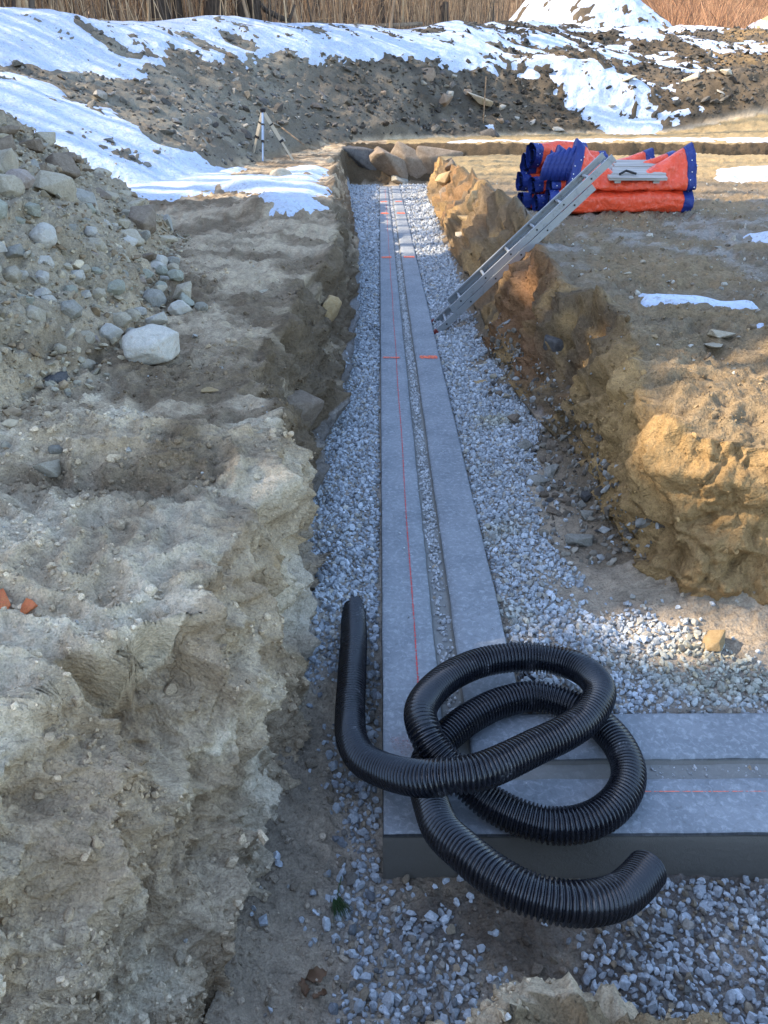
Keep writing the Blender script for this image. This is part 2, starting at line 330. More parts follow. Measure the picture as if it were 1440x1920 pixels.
def mixc(c, d, t): return c + (np.asarray(d) - c) * t[:, None]
def ground_colour(x, y, z):
    n1 = fbm(x, y, z, 1.1, 3, 301); n2 = fbm(x, y, z, .3, 3, 303); n3 = perlin(x / .06, y / .06, z / .06, 305)
    c = np.tile(np.array([.50, .385, .255]), (len(x), 1))                                   # pale clay
    soil = np.array([.130, .092, .056]); ochre = np.array([.37, .235, .105]); red = np.array([.21, .105, .05]); grey = np.array([.150, .128, .098])
    t = T_; left = x < .2
    bank = (~INF) & (t > .9)
    c = mixc(c, np.array([.68, .56, .40]), sstep(-.05, .4, fbm(x, y, z, .28, 3, 311)) * left * (y < 3.6) * .8)
    # left bank top: brown soil with pale crusts
    c = mixc(c, soil * 1.45, sstep(-.35, .35, n1 + .5 * n2) * (bank & left) * sstep(1.6, 2.6, y) * .85)
    c = mixc(c, soil * 1.2, sstep(-.1, .3, n2) * (bank & left) * sstep(2.3, 3, y) * .6)
    c = mixc(c, soil, (SP > 0) * 0.0 + 0)
    c = mixc(c, np.array([.35, .285, .20]), sstep(0, .3, SP) * .9)
    c = mixc(c, np.array([.25, .17, .10]), sstep(.8, 1.4, SP) * sstep(-.7, .1, n1) * .85)
    # left wall, brown patches further down the trench
    wl = (~INF) & (t < .97) & left
    c = mixc(c, soil * 1.05, wl * sstep(2.5, 3.3, y) * sstep(-.6, .1, n2 + .25 * (y < 8)) * .95)
    c = mixc(c, ochre * .75, wl * sstep(1.9, 2.3, y) * sstep(3.4, 2.9, y) * sstep(-.2, .5, n1 + n2) * .7)
    c = mixc(c, np.array([.29, .20, .12]), wl * (y < 2.2) * sstep(0, .6, n2 + n1) * .6)
    # right wall and bank
    wr = (~INF) & (t < .99) & (~left) & (y > 2.2)
    c = mixc(c, ochre * .95, wr * 1.0)
    c = mixc(c, soil * 1.3, wr * sstep(7.5, 9, y) * sstep(-.35, .25, n1 + .6 * n2) * .8)
    c = mixc(c, soil, wr * sstep(3.9, 4.6, y) * sstep(7.0, 6.0, y) * sstep(-.35, .15, n2 + .1) * .95)
    c = mixc(c, soil * 1.3, wr * sstep(.05, .45, perlin(x / .5, y / .35, z / 1.4, 313) + .5 * n2) * sstep(6, 7, y) * .95)
    c = mixc(c, np.array([.28, .15, .07]), wr * sstep(.1, .5, perlin(x / .7, y / .7, z / 1.2, 315)) * sstep(7, 8, y) * .6)
    c = mixc(c, red, wr * sstep(4.5, 5.2, y) * sstep(8.0, 6.6, y) * sstep(-.1, .35, n1) * .8)
    c = mixc(c, ochre * 1.05, wr * sstep(4.2, 4.5, y) * sstep(5.4, 4.8, y) * sstep(.1, .5, -n1) * .8)
    br = (~INF) & (t >= .99) & (~left) & (HT <= 0)
    c = mixc(c, np.array([.26, .185, .105]), br * 1.0)
    c = mixc(c, np.array([.20, .155, .105]), br * sstep(3.8, 5, y) * sstep(-.4, .3, n1) * .8)
    c = mixc(c, np.array([.34, .32, .29]), br * sstep(4.5, 6, y) * sstep(13, 10, y) * sstep(.05, .5, n1 * .6 + n2 * .6 + .12 * n3) * .55)
    c = mixc(c, np.array([.36, .26, .13]), br * sstep(12, 16, y) * .8)
    c = mixc(c, soil * .8, (~INF) * (t < .995) * (y > 20.5) * 1.0)
    # trench floor
    c = mixc(c, np.array([.42, .33, .235]), INF * 1.0)
    c = mixc(c, np.array([.19, .155, .115]), INF * sstep(-.2, .4, n2) * .6)
    c = mixc(c, np.array([.13, .10, .075]), INF * (y < 1.55) * (x > .0) * sstep(-.5, .3, n1 + n2) * .9)
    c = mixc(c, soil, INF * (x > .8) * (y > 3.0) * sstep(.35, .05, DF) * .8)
    # hill of dumped rubble
    hm = sstep(0, .03, HT)
    c = mixc(c, grey, hm * .95)
    c = mixc(c, grey * .38, hm * sstep(-2.5, 1.0, x) * sstep(-.5, .4, n1) * .8)
    c = mixc(c, np.array([.27, .235, .175]), hm * sstep(-1.5, -3.5, x) * sstep(-.4, .5, n1) * .8)
    c = mixc(c, soil * .8, hm * sstep(3, 6, x) * .7)
    c = mixc(c, ochre * .9, hm * sstep(11, 15, x) * sstep(30, 34, y) * sstep(-.2, .4, n1) * .6)
    beyond = HT >= 1
    c = mixc(c, np.array([.30, .19, .10]), beyond * sstep(46, 52, y) * 1.0)
    c = mixc(c, np.array([.46, .33, .17]), beyond * (x > 20) * (y > 44) * (y < 56) * 1.0)
    c = c * (1 + .16 * n2 + .10 * n3)[:, None]
    c = mixc(c, np.array([.34, .35, .36]), GM * lerp(.25, .95, sstep(3, 12, y)))
    return np.clip(c, .02, .8)

CG = ground_colour(fx, fy, Z0)

# ------------------------------------------------------------------ materials
def mat(name, colour=(.5,.5,.5), rough=.8, metal=0.0, spec=.3):
    m = bpy.data.materials.new(name); m.use_nodes = True
    b = m.node_tree.nodes['Principled BSDF']
    b.inputs['Base Color'].default_value = (*colour, 1); b.inputs['Roughness'].default_value = rough
    b.inputs['Metallic'].default_value = metal; b.inputs['Specular IOR Level'].default_value = spec
    return m
class NT:
    def __init__(s, m): s.t = m.node_tree; s.b = s.t.nodes['Principled BSDF']
    def n(s, typ, **kw):
        o = s.t.nodes.new(typ)
        for k, v in kw.items():
            if k in o.inputs.keys(): o.inputs[k].default_value = v
            else: setattr(o, k, v)
        return o
    def l(s, a, b): s.t.links.new(a, b)
    def coords(s): return s.n('ShaderNodeTexCoord').outputs['Object']
    def noise(s, scale, detail=4, rough=.6, vec=None, dist=0):
        o = s.n('ShaderNodeTexNoise'); o.inputs['Scale'].default_value = scale; o.inputs['Detail'].default_value = detail
        o.inputs['Roughness'].default_value = rough; o.inputs['Distortion'].default_value = dist
        s.l(vec if vec else s.coords(), o.inputs['Vector']); return o.outputs['Fac']
    def ramp(s, fac, a, b, ca=0.0, cb=1.0):
        o = s.n('ShaderNodeMapRange'); s.l(fac, o.inputs['Value'])
        o.inputs['From Min'].default_value = a; o.inputs['From Max'].default_value = b
        o.inputs['To Min'].default_value = ca; o.inputs['To Max'].default_value = cb; return o.outputs['Result']
    def mix(s, fac, a, b, mode='MIX'):
        o = s.n('ShaderNodeMix', data_type='RGBA', blend_type=mode)
        for v, i in ((fac, 0), (a, 6), (b, 7)):
            if isinstance(v, (int, float)): o.inputs[i].default_value = v
            elif isinstance(v, tuple): o.inputs[i].default_value = (*v, 1)
            else: s.l(v, o.inputs[i])
        return o.outputs[2]
    def bump(s, hs, strength=.5, dist=.01):
        prev = None
        for h, d in hs:
            o = s.n('ShaderNodeBump'); o.inputs['Strength'].default_value = strength; o.inputs['Distance'].default_value = d
            s.l(h, o.inputs['Height'])
            if prev: s.l(prev, o.inputs['Normal'])
            prev = o.outputs[0]
        s.l(prev, s.b.inputs['Normal'])
    def col(s, c): s.l(c, s.b.inputs['Base Color'])
    def rough(s, c): s.l(c, s.b.inputs['Roughness'])

M_ground = mat('soil', rough=.95, spec=.15); k = NT(M_ground)
at_ = k.n('ShaderNodeAttribute', attribute_name='col')
n_a = k.noise(28, 6, .65); n_b = k.noise(170, 3, .6)
vor = k.n('ShaderNodeTexVoronoi'); vor.inputs['Scale'].default_value = 65; k.l(k.coords(), vor.inputs['Vector'])
v1 = k.mix(1.0, at_.outputs['Color'], k.ramp(n_a, .3, .75, .72, 1.32), 'MULTIPLY')
v2 = k.mix(1.0, v1, k.ramp(n_b, .3, .7, .78, 1.2), 'MULTIPLY')
k.col(v2); k.bump([(n_a, .022), (vor.outputs['Distance'], .006), (n_b, .005)], .9)

def inst_mat(name, rough=.85, sc=140, spec=.3, amt=.25):
    m = mat(name, rough=rough, spec=spec); k = NT(m)
    a = k.n('ShaderNodeAttribute', attribute_name='icol', attribute_type='INSTANCER')
    n = k.noise(sc, 3, .6, vec=k.n('ShaderNodeNewGeometry').outputs['Position'])
    k.col(k.mix(1.0, a.outputs['Color'], k.ramp(n, .3, .7, 1 - amt, 1 + amt), 'MULTIPLY')); k.bump([(n, .0015)], .5)
    return m
M_gravel = inst_mat('crushed_stone', .8)
M_clod = inst_mat('loose_soil', .95, 200, .15, .35)
M_rubble = inst_mat('broken_rock', .9, 30, .2, .35)

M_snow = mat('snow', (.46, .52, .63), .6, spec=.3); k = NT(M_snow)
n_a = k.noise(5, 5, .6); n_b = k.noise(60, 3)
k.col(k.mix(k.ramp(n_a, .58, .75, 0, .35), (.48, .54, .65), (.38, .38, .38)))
n_c = k.noise(1.6, 4, .6)
n_d = k.noise(22, 6, .75)
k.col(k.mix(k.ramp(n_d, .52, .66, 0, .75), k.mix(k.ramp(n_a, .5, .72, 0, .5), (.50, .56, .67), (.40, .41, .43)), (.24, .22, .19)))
k.bump([(n_c, .12), (n_a, .06), (n_b, .012)], .8)
k.b.inputs['Subsurface Weight'].default_value = 0

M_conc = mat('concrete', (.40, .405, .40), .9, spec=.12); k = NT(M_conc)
n_a = k.noise(3.5, 6, .6); n_b = k.noise(45, 5, .7, dist=.6); n_c = k.noise(320, 2)
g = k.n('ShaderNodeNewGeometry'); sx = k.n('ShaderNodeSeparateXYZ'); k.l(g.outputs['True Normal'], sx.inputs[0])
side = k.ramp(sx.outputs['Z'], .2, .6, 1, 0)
px_ = k.n('ShaderNodeSeparateXYZ'); k.l(k.coords(), px_.inputs[0])
base = k.mix(k.ramp(n_a, .35, .65), (.20, .215, .23), (.275, .29, .305))
base = k.mix(k.ramp(n_b, .50, .66, 0, .6), base, (.42, .44, .455))
base = k.mix(k.ramp(n_b, .30, .42, .5, 0), base, (.15, .148, .14))
wet = k.mix(k.ramp(n_b, .35, .7), (.006, .0055, .005), (.018, .016, .014))         # damp formed side faces, with their shade darkened into the colour
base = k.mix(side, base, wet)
base = k.mix(k.ramp(px_.outputs['Z'], -.010, -.020, 0, .7), base, (.22, .205, .175))
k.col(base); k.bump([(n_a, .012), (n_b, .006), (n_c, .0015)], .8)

def paint_mat(name, colour, dens=.5, scale=90, soft=.12):
    m = mat(name, colour, .7); k = NT(m)
    n = k.noise(scale, 5, .75)
    uv = k.n('ShaderNodeAttribute', attribute_name='edge')
    s = k.n('ShaderNodeMath', operation='ADD'); k.l(n, s.inputs[0]); k.l(uv.outputs['Fac'], s.inputs[1])
    k.l(k.ramp(s.outputs[0], 1 - dens, 1 - dens + soft), k.b.inputs['Alpha'])
    return m
M_chalk = paint_mat('red_chalk', (.70, .06, .045), .59, 120)
M_spray = paint_mat('orange_spray', (.95, .17, .07), .62, 70)
M_spray_dull = paint_mat('faded_spray', (.90, .17, .09), .60, 60)

M_spray_faint = paint_mat('faint_red_spray', (.50, .16, .14), .48, 150, .2)
M_pipe = mat('black_plastic', (.016, .017, .022), .3, spec=.6); k = NT(M_pipe)
n_a = k.noise(9, 5, .7); n_b = k.noise(160, 3)
dust = k.n('ShaderNodeMath', operation='MULTIPLY'); k.l(k.ramp(n_a, .60, .74), dust.inputs[0]); k.l(k.ramp(n_b, .48, .62), dust.inputs[1])
k.col(k.mix(dust.outputs[0], (.008, .009, .013), (.30, .30, .31))); k.rough(k.ramp(n_a, .3, .7, .18, .34))
M_alu = mat('aluminium', (.30, .31, .32), .42, metal=.6); k = NT(M_alu)
n_a = k.noise(14, 5, .7); k.col(k.mix(k.ramp(n_a, .55, .7, 0, .6), (.30, .315, .33), (.15, .145, .14))); k.rough(k.ramp(n_a, .3, .7, .36, .6))
M_bolt = mat('dark_rivet', (.02, .02, .02), .5)
M_redfoot = mat('red_rubber', (.18, .03, .025), .7)
M_orange = mat('orange_tarpaulin', (.80, .075, .03), .42, spec=.4); k = NT(M_orange)
n_a = k.noise(7, 4, .6, dist=.8); n_b = k.noise(25, 3); k.col(k.mix(k.ramp(n_b, .5, .75, 0, .5), (.80, .085, .032), (.85, .26, .19))); k.bump([(n_a, .06), (n_b, .006)], .7)
M_blue = mat('blue_tarpaulin', (.018, .045, .30), .45, spec=.4); k = NT(M_blue)
n_b = k.noise(22, 4); k.col(k.mix(k.ramp(n_b, .5, .75, 0, .5), (.012, .028, .17), (.03, .065, .28))); k.bump([(n_b, .02)], .8)
M_navy = mat('navy_lining', (.008, .012, .05), .6)
M_brass = mat('eyelet_metal', (.75, .75, .78), .4, metal=.6)
M_foam = mat('grey_fibre_filling', (.42, .40, .36), .95)
M_board = mat('weathered_board', (.33, .31, .28), .85); k = NT(M_board)
mp = k.n('ShaderNodeMapping'); mp.inputs['Scale'].default_value = (1.5, 30, 30); k.l(k.coords(), mp.inputs[0])
n_a = k.noise(1.5, 5, .6, vec=mp.outputs[0]); k.col(k.mix(k.ramp(n_a, .3, .7), (.24, .215, .19), (.48, .46, .43))); k.bump([(n_a, .004)], .6)
M_bark = mat('bark', (.07, .05, .038), .95); k = NT(M_bark)
mp = k.n('ShaderNodeMapping'); mp.inputs['Scale'].default_value = (9, 9, 1.4); k.l(k.coords(), mp.inputs[0])
n_a = k.noise(2, 6, .7, vec=mp.outputs[0]); k.col(k.mix(k.ramp(n_a, .35, .65), (.035, .026, .020), (.13, .095, .07))); k.bump([(n_a, .03)], 1)
M_bark_pale = mat('pale_bark', (.20, .15, .10), .95); k = NT(M_bark_pale)
n_a = k.noise(8, 5, .7); k.col(k.mix(k.ramp(n_a, .35, .65), (.12, .085, .055), (.30, .22, .15)))
M_needle = mat('pine_needles', (.05, .085, .03), .7)
def vcol_mat(name, rough=.9, sc=20, amt=.3, bump=.01, spec=.2):
    m = mat(name, rough=rough, spec=spec); k = NT(m)
    a = k.n('ShaderNodeAttribute', attribute_name='col'); n = k.noise(sc, 5, .65)
    k.col(k.mix(1.0, a.outputs['Color'], k.ramp(n, .3, .7, 1 - amt, 1 + amt), 'MULTIPLY')); k.bump([(n, bump)], .8)
    return m
M_twig = vcol_mat('twigs', .9, 3, .3, .0)
def rock_mat(name, c1, c2, c3=None):
    m = mat(name, rough=.9, spec=.2); k = NT(m)
    n = k.noise(7, 6, .7, dist=.5); n2 = k.noise(55, 4, .7); n3 = k.noise(16, 3)
    c = k.mix(k.ramp(n, .35, .65), c1, c2)
    c = k.mix(k.ramp(n3, .55, .7, 0, .5), c, c3 or tuple(.6 * v for v in c1))
    c = k.mix(1.0, c, k.ramp(n2, .3, .7, .78, 1.2), 'MULTIPLY')
    k.col(c); k.bump([(n, .02), (n2, .006)], .8)
    return m
M_rocks = {'tan': rock_mat('tan_stone', (.42, .35, .25), (.52, .45, .34)), 'grey': rock_mat('grey_stone', (.29, .27, .22), (.39, .36, .31)),
 'pale': rock_mat('pale_stone', (.50, .46, .39), (.62, .57, .49), (.50, .36, .25)), 'brown': rock_mat('brown_stone', (.19, .14, .10), (.28, .22, .16)),
 'dark': rock_mat('dark_stone', (.075, .07, .07), (.14, .13, .12)), 'greenish': rock_mat('greenish_stone', (.33, .32, .25), (.42, .41, .33)),
 'pink': rock_mat('pinkish_stone', (.38, .30, .25), (.46, .38, .32)), 'ochre': rock_mat('ochre_stone', (.42, .28, .13), (.50, .36, .20), (.30, .17, .08))}

# ------------------------------------------------------------------ object helpers
def raw_obj(name, verts, faces, material, parent=None, smooth=False, attrs=None, loc=None):
    me = bpy.data.meshes.new(name)
    verts = np.asarray(verts, np.float32)
    if loc is not None: verts = verts - np.asarray(loc, np.float32)
    if isinstance(faces, np.ndarray):
        nf, kf = faces.shape
        me.vertices.add(len(verts)); me.vertices.foreach_set('co', verts.ravel())
        me.loops.add(nf * kf); me.loops.foreach_set('vertex_index', faces.astype(np.int32).ravel())
        me.polygons.add(nf); me.polygons.foreach_set('loop_start', np.arange(nf, dtype=np.int32) * kf)
        me.update(calc_edges=True)
    else:
        me.from_pydata(verts.tolist(), [], faces)
    if smooth: me.polygons.foreach_set('use_smooth', np.ones(len(me.polygons), bool))
    for an, (typ, dat) in (attrs or {}).items():
        a = me.attributes.new(an, typ, 'POINT')
        a.data.foreach_set('color' if typ == 'FLOAT_COLOR' else ('vector' if typ == 'FLOAT_VECTOR' else 'value'), np.asarray(dat, np.float32).ravel())
    me.materials.append(material); me.update()
    o = bpy.data.objects.new(name, me); COL.objects.link(o)
    if loc is not None: o.location = loc
    if parent: o.parent = parent
    return o
def tag(o, label=None, cat=None, group=None, kind=None):
    if label: o['label'] = label
    if cat: o['category'] = cat
    if group: o['group'] = group
    if kind: o['kind'] = kind
    return o
def empty(name, loc, label, cat, group=None, rz=0):
    o = bpy.data.objects.new(name, None); COL.objects.link(o); o.location = loc; o.rotation_euler.z = rz; o.empty_display_size = .1
    return tag(o, label, cat, group)
def rgba(c): c = np.asarray(c); return np.concatenate([c, np.ones((len(c), 1))], 1)

class MB:
    def __init__(s): s.v = []; s.f = []
    def add(s, v, f):
        o = len(s.v); s.v += [tuple(p) for p in v]; s.f += [tuple(i + o for i in q) for q in f]
    def box(s, c, d, M=None):
        P = [Vector((sx * d[0] / 2, sy * d[1] / 2, sz * d[2] / 2)) for sz in (-1, 1) for sy in (-1, 1) for sx in (-1, 1)]
        P = [(M @ p if M else p) + Vector(c) for p in P]
        s.add(P, [(0, 2, 3, 1), (4, 5, 7, 6), (0, 1, 5, 4), (2, 6, 7, 3), (0, 4, 6, 2), (1, 3, 7, 5)])
    def tube(s, pts, rad, n=8, cap=True):
        pts = [Vector(p) for p in pts]; rad = rad if hasattr(rad, '__len__') else [rad] * len(pts)
        V = []; up = None
        for i, p in enumerate(pts):
            t = (pts[min(i + 1, len(pts) - 1)] - pts[max(i - 1, 0)]).normalized()
            if up is None: up = t.orthogonal().normalized()
            up = (up - t * up.dot(t)).normalized(); b = t.cross(up)
            V += [p + (up * math.cos(a) + b * math.sin(a)) * rad[i] for a in (2 * math.pi * k / n for k in range(n))]
        F = [(i * n + k, i * n + (k + 1) % n, (i + 1) * n + (k + 1) % n, (i + 1) * n + k) for i in range(len(pts) - 1) for k in range(n)]
        if cap: F += [tuple(range(n - 1, -1, -1)), tuple((len(pts) - 1) * n + k for k in range(n))]
        s.add(V, F)
    def build(s, name, m, parent=None, smooth=False, loc=None): return raw_obj(name, s.v, s.f, m, parent, smooth, loc=loc)

# ------------------------------------------------------------------ ground
ny, nx = sh
idx = np.arange(ny * nx).reshape(ny, nx)
quads = np.stack([idx[:-1, :-1], idx[:-1, 1:], idx[1:, 1:], idx[1:, :-1]], -1).reshape(-1, 4)
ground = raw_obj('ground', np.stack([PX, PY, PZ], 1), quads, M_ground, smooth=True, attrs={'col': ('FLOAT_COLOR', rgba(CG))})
tag(ground, 'excavated clay ground with the trench, its banks and the rubble slope behind', 'ground', kind='structure')
# flat land further out, so the ground reaches the horizon behind and beside the camera
def far_plane():
    m = MB()
    for (x0, x1, y0, y1) in ((-600, 600, -600, -8.0), (-600, -129.9, -8.0, 200), (129.9, 600, -8.0, 200), (-600, 600, 200, 600)):
        zz = .55 if y1 <= 0 else 3
        if y0 >= 199: zz = 22
        m.add([(x0, y0, zz), (x1, y0, zz), (x1, y1, zz), (x0, y1, zz)], [(0, 1, 2, 3)])
    o = m.build('distant_ground', M_bark_pale); tag(o, 'brown land stretching away around the site', 'ground', kind='structure')
far_plane()

# surface lookup on the finished grid
def surf(x, y):
    """height of the finished ground at (x, y), from the nearest grid vertices"""
    j = int(np.clip(np.searchsorted(YS, y), 1, ny - 2)); best = None
    for jj in (j - 1, j):
        i = int(np.clip(np.searchsorted(GX[jj], x), 1, nx - 1)); a, b = GX[jj, i - 1], GX[jj, i]
        t = (x - a) / (b - a + 1e-9); za = PZ[jj * nx + i - 1]; zb = PZ[jj * nx + i]
        z = za + (zb - za) * min(max(t, 0), 1); best = z if best is None else .5 * (best + z)
    return float(best)
QX = GX[:-1, :-1].ravel(); QY = GY[:-1, :-1].ravel()
Pq = np.stack([PX, PY, PZ], 1)
e1 = Pq[quads[:, 1]] - Pq[quads[:, 0]]; e2 = Pq[quads[:, 3]] - Pq[quads[:, 0]]
QN = np.cross(e1, e2); QA = np.linalg.norm(QN, axis=1); QN = QN / np.maximum(QA, 1e-12)[:, None]
def sample(density, n=None):
    """random surface points; density per square metre for every quad"""
    lam = QA * density
    if n: lam = lam * n / lam.sum()
    cnt = RNG.poisson(lam); q = np.repeat(np.arange(len(cnt)), cnt)
    u = RNG.random((len(q), 2))
    p = Pq[quads[q, 0]] + e1[q] * u[:, :1] + e2[q] * u[:, 1:]
    return p, QN[q], q
mid = Pq[quads[:, 0]]
DCAM = np.sqrt(mid[:, 0] ** 2 + mid[:, 1] ** 2 + (mid[:, 2] - EYE) ** 2)
INVIEW = (np.abs(mid[:, 0]) < .58 * (np.maximum(mid[:, 1], 0) * .9 + .6) + .4) & (mid[:, 1] > .5)
qmask = lambda a: a[quads[:, 0]]

def scatter(name, pts, scl, colours, material, variants=9, npts=1.3, rot=None, flat=1.0, label='', cat='', kind='stuff'):
    n = len(pts)
    me = bpy.data.meshes.new(name); me.vertices.add(n); me.vertices.foreach_set('co', np.asarray(pts, np.float32).ravel())
    if rot is None: rot = RNG.random((n, 3)) * 6.283
    for an, typ, key, dat in (('rot', 'FLOAT_VECTOR', 'vector', rot), ('scl', 'FLOAT_VECTOR', 'vector', scl), ('icol', 'FLOAT_COLOR', 'color', rgba(colours))):
        a = me.attributes.new(an, typ, 'POINT'); a.data.foreach_set(key, np.asarray(dat, np.float32).ravel())
    a = me.attributes.new('pick', 'INT', 'POINT'); a.data.foreach_set('value', RNG.integers(0, variants, n).astype(np.int32))
    me.update(); me.materials.append(material)
    o = bpy.data.objects.new(name, me); COL.objects.link(o)
    g = bpy.data.node_groups.new(name, 'GeometryNodeTree')
    g.interface.new_socket('Geometry', in_out='INPUT', socket_type='NodeSocketGeometry')
    g.interface.new_socket('Geometry', in_out='OUTPUT', socket_type='NodeSocketGeometry')
    N = g.nodes.new; L = g.links.new
    gi = N('NodeGroupInput'); go = N('NodeGroupOutput'); g2i = N('GeometryNodeGeometryToInstance')
    for v in range(variants):
        ico = N('GeometryNodeMeshIcoSphere'); ico.inputs['Radius'].default_value = .5; ico.inputs['Subdivisions'].default_value = 3
        dp = N('GeometryNodeDistributePointsOnFaces'); dp.inputs['Density'].default_value = npts * 4; dp.inputs['Seed'].default_value = v * 7 + 1
        ch = N('GeometryNodeConvexHull'); sm = N('GeometryNodeSetMaterial'); sm.inputs['Material'].default_value = material
        L(ico.outputs[0], dp.inputs[0]); L(dp.outputs[0], ch.inputs[0]); L(ch.outputs[0], sm.inputs[0]); L(sm.outputs[0], g2i.inputs[0])
    iop = N('GeometryNodeInstanceOnPoints'); iop.inputs['Pick Instance'].default_value = True
    def na(nm, t):
        q = N('GeometryNodeInputNamedAttribute'); q.data_type = t; q.inputs['Name'].default_value = nm; return q.outputs['Attribute']
    L(gi.outputs[0], iop.inputs['Points']); L(g2i.outputs[0], iop.inputs['Instance'])
    L(na('pick', 'INT'), iop.inputs['Instance Index'])
    e2r = N('FunctionNodeEulerToRotation'); L(na('rot', 'FLOAT_VECTOR'), e2r.inputs[0]); L(e2r.outputs[0], iop.inputs['Rotation'])
    L(na('scl', 'FLOAT_VECTOR'), iop.inputs['Scale']); L(iop.outputs[0], go.inputs[0])
    md = o.modifiers.new('scatter', 'NODES'); md.node_group = g
    tag(o, label, cat, kind=kind)
    return o

# ------------------------------------------------------------------ snow cover
SH = snow_height(fx, fy, HT)
low = .24 * perlin(fx / 2.6, fy / 2.6, Z0 / 2.6, 51) * sstep(0, .08, HT)
SZ = Z0 + low + SH + .035 * fbm(fx, fy, 0 * fx, .8, 2, 221) + .006 * perlin(fx * 9, fy * 9, 0 * fx, 223) - .015
SZ = np.where(SZ - PZ > .14, PZ + .14 + .2 * (SZ - PZ - .14), SZ)
keep = (SZ - PZ > -.012)
kq = (keep[quads].any(axis=1)) & ((mid[:, 1] > 3) & (mid[:, 1] < 64) & (np.abs(mid[:, 0]) < 62))
ids = np.unique(quads[kq]); remap = np.full(len(PX), -1); remap[ids] = np.arange(len(ids))
SZc = np.maximum(SZ, PZ - .03)
snow = raw_obj('snow', np.stack([PX, PY, SZc], 1)[ids], remap[quads[kq]], M_snow, smooth=True)
tag(snow, 'old wet snow lying in patches on the banks and the far slope', 'snow', kind='stuff')

# ------------------------------------------------------------------ gravel
def gravel_points():
    out = []
    for (x0, x1, y0, y1, s) in ((-.9, 7, .85, 6.0, .0172), (-.9, 1.5, 6.0, 11.5, .021), (-1.0, 1.5, 11.5, 21.6, .031)):
        gx, gy = np.meshgrid(np.arange(x0, x1, s), np.arange(y0, y1, s)); gx = gx.ravel(); gy = gy.ravel()
        vis = (np.abs(gx) < .56 * (gy * .9 + 1.1) + .25)
        gx, gy = gx[vis], gy[vis]
        n = len(gx); gx = gx + RNG.normal(size=n) * s * .35; gy = gy + RNG.normal(size=n) * s * .35
        m = gravel_mask(gx, gy)
        fo = ((gx > -.008) & (gx < .525) & (gy > 1.52)) | ((gy > 1.52) & (gy < 2.05) & (gx > -.008))
        keep = (RNG.random(n) < m * 1.05) & ~fo & (sd(gx, gy, FLOOR) < .02)
        out.append(np.stack([gx[keep], gy[keep], np.full(keep.sum(), s)], 1))
    # strays
    n = 5200; gx = RNG.uniform(-.45, 2.6, n); gy = RNG.uniform(.9, 4.2, n)
    st = RNG.random(n) < .06 + .30 * sstep(.25, 0, -(gravel_mask(gx, gy) - .5)) * 0 + .22 * (perlin(gx * 3, gy * 3, 0 * gx, 111) > .12)
    fo = ((gx > -.008) & (gx < .525) & (gy > 1.52)) | ((gy > 1.52) & (gy < 2.05) & (gx > -.008))
    st &= ~fo & inside(gx, gy, FLOOR)
    out.append(np.stack([gx[st], gy[st], np.full(st.sum(), .0185)], 1))
    return np.concatenate(out)
gp = gravel_points()
gz = np.array([surf(a, b) for a, b in gp[:, :2]])
s0 = gp[:, 2] * np.clip(RNG.lognormal(.15, .34, len(gp)), .55, 2.4)
gs = s0[:, None] * np.stack([RNG.uniform(.95, 1.35, len(gp)), RNG.uniform(.8, 1.1, len(gp)), RNG.uniform(.55, .85, len(gp))], 1)
gcol = np.array([.385, .405, .425])[None] * (RNG.normal(1, .22, (len(gp), 1))).clip(.45, 1.5)
tintm = RNG.random(len(gp)); gcol[tintm < .10] *= np.array([1.0, .88, .72]); gcol[tintm > .95] *= np.array([.62, .6, .6])
yel = sstep(.1, .5, perlin(gp[:, 0] * 2, gp[:, 1] * 2, 0 * gz, 113)) * (gp[:, 0] > .5) * (gp[:, 1] < 5)
gcol = gcol * (1 - yel[:, None] * np.array([.05, .12, .30]))
front = ((gp[:, 1] < 1.55) | ((gp[:, 0] < 0) & (gp[:, 1] < 2.4)))
gcol[front & (tintm < .2)] *= np.array([.66, .56, .45])
scatter('gravel', np.stack([gp[:, 0], gp[:, 1], gz + s0 * RNG.uniform(.05, .45, len(gp))], 1), gs, gcol.clip(.03, .85), M_gravel,
        label='loose blue grey crushed stone on the trench floor beside the concrete footing', cat='gravel')
print('gravel', len(gp))

# soil crumbs and pebbles on banks and walls
dens = np.where(INVIEW, 1.0, 0.0) * np.clip(11000 / np.maximum(DCAM, 1) ** 1.8, 0, 2600) * np.where((mid[:, 0] < -.2) & (mid[:, 1] < 2.3), .55, 1) * (DCAM < 11)
nf = perlin(mid[:, 0] * 1.6, mid[:, 1] * 1.6, mid[:, 2] * 1.6, 121) + .5 * perlin(mid[:, 0] * 5, mid[:, 1] * 5, mid[:, 2] * 5, 123)
dens = dens * np.clip(.25 + 1.9 * nf, .06, 1.6) * np.where(qmask(INF), .55, 1) * np.where(qmask(GM) > .5, .02, 1) * np.where(kq, .1, 1) * np.where(qmask(cvk) > .02, .1, 1)
pp, nn, qq = sample(dens)
sz = np.clip(RNG.lognormal(0, .6, len(pp)) * .0080, .003, .040)
cc = CG[quads[qq, 0]] * RNG.normal(.92, .2, (len(pp), 1)).clip(.6, 1.6)
pale = RNG.random(len(pp)) < np.where((pp[:, 0] < 0) & (pp[:, 1] < 2.8), .008, .03); cc[pale] = np.array([.36, .34, .30]) * RNG.uniform(.8, 1.2, (pale.sum(), 1))
scatter('soil_crumbs', pp + nn * (sz * .15)[:, None], sz[:, None] * RNG.uniform(.7, 1.3, (len(pp), 3)), cc, M_clod,
        label='crumbs of dry clay and small pebbles lying on the banks', cat='soil')
print('crumbs', len(pp))
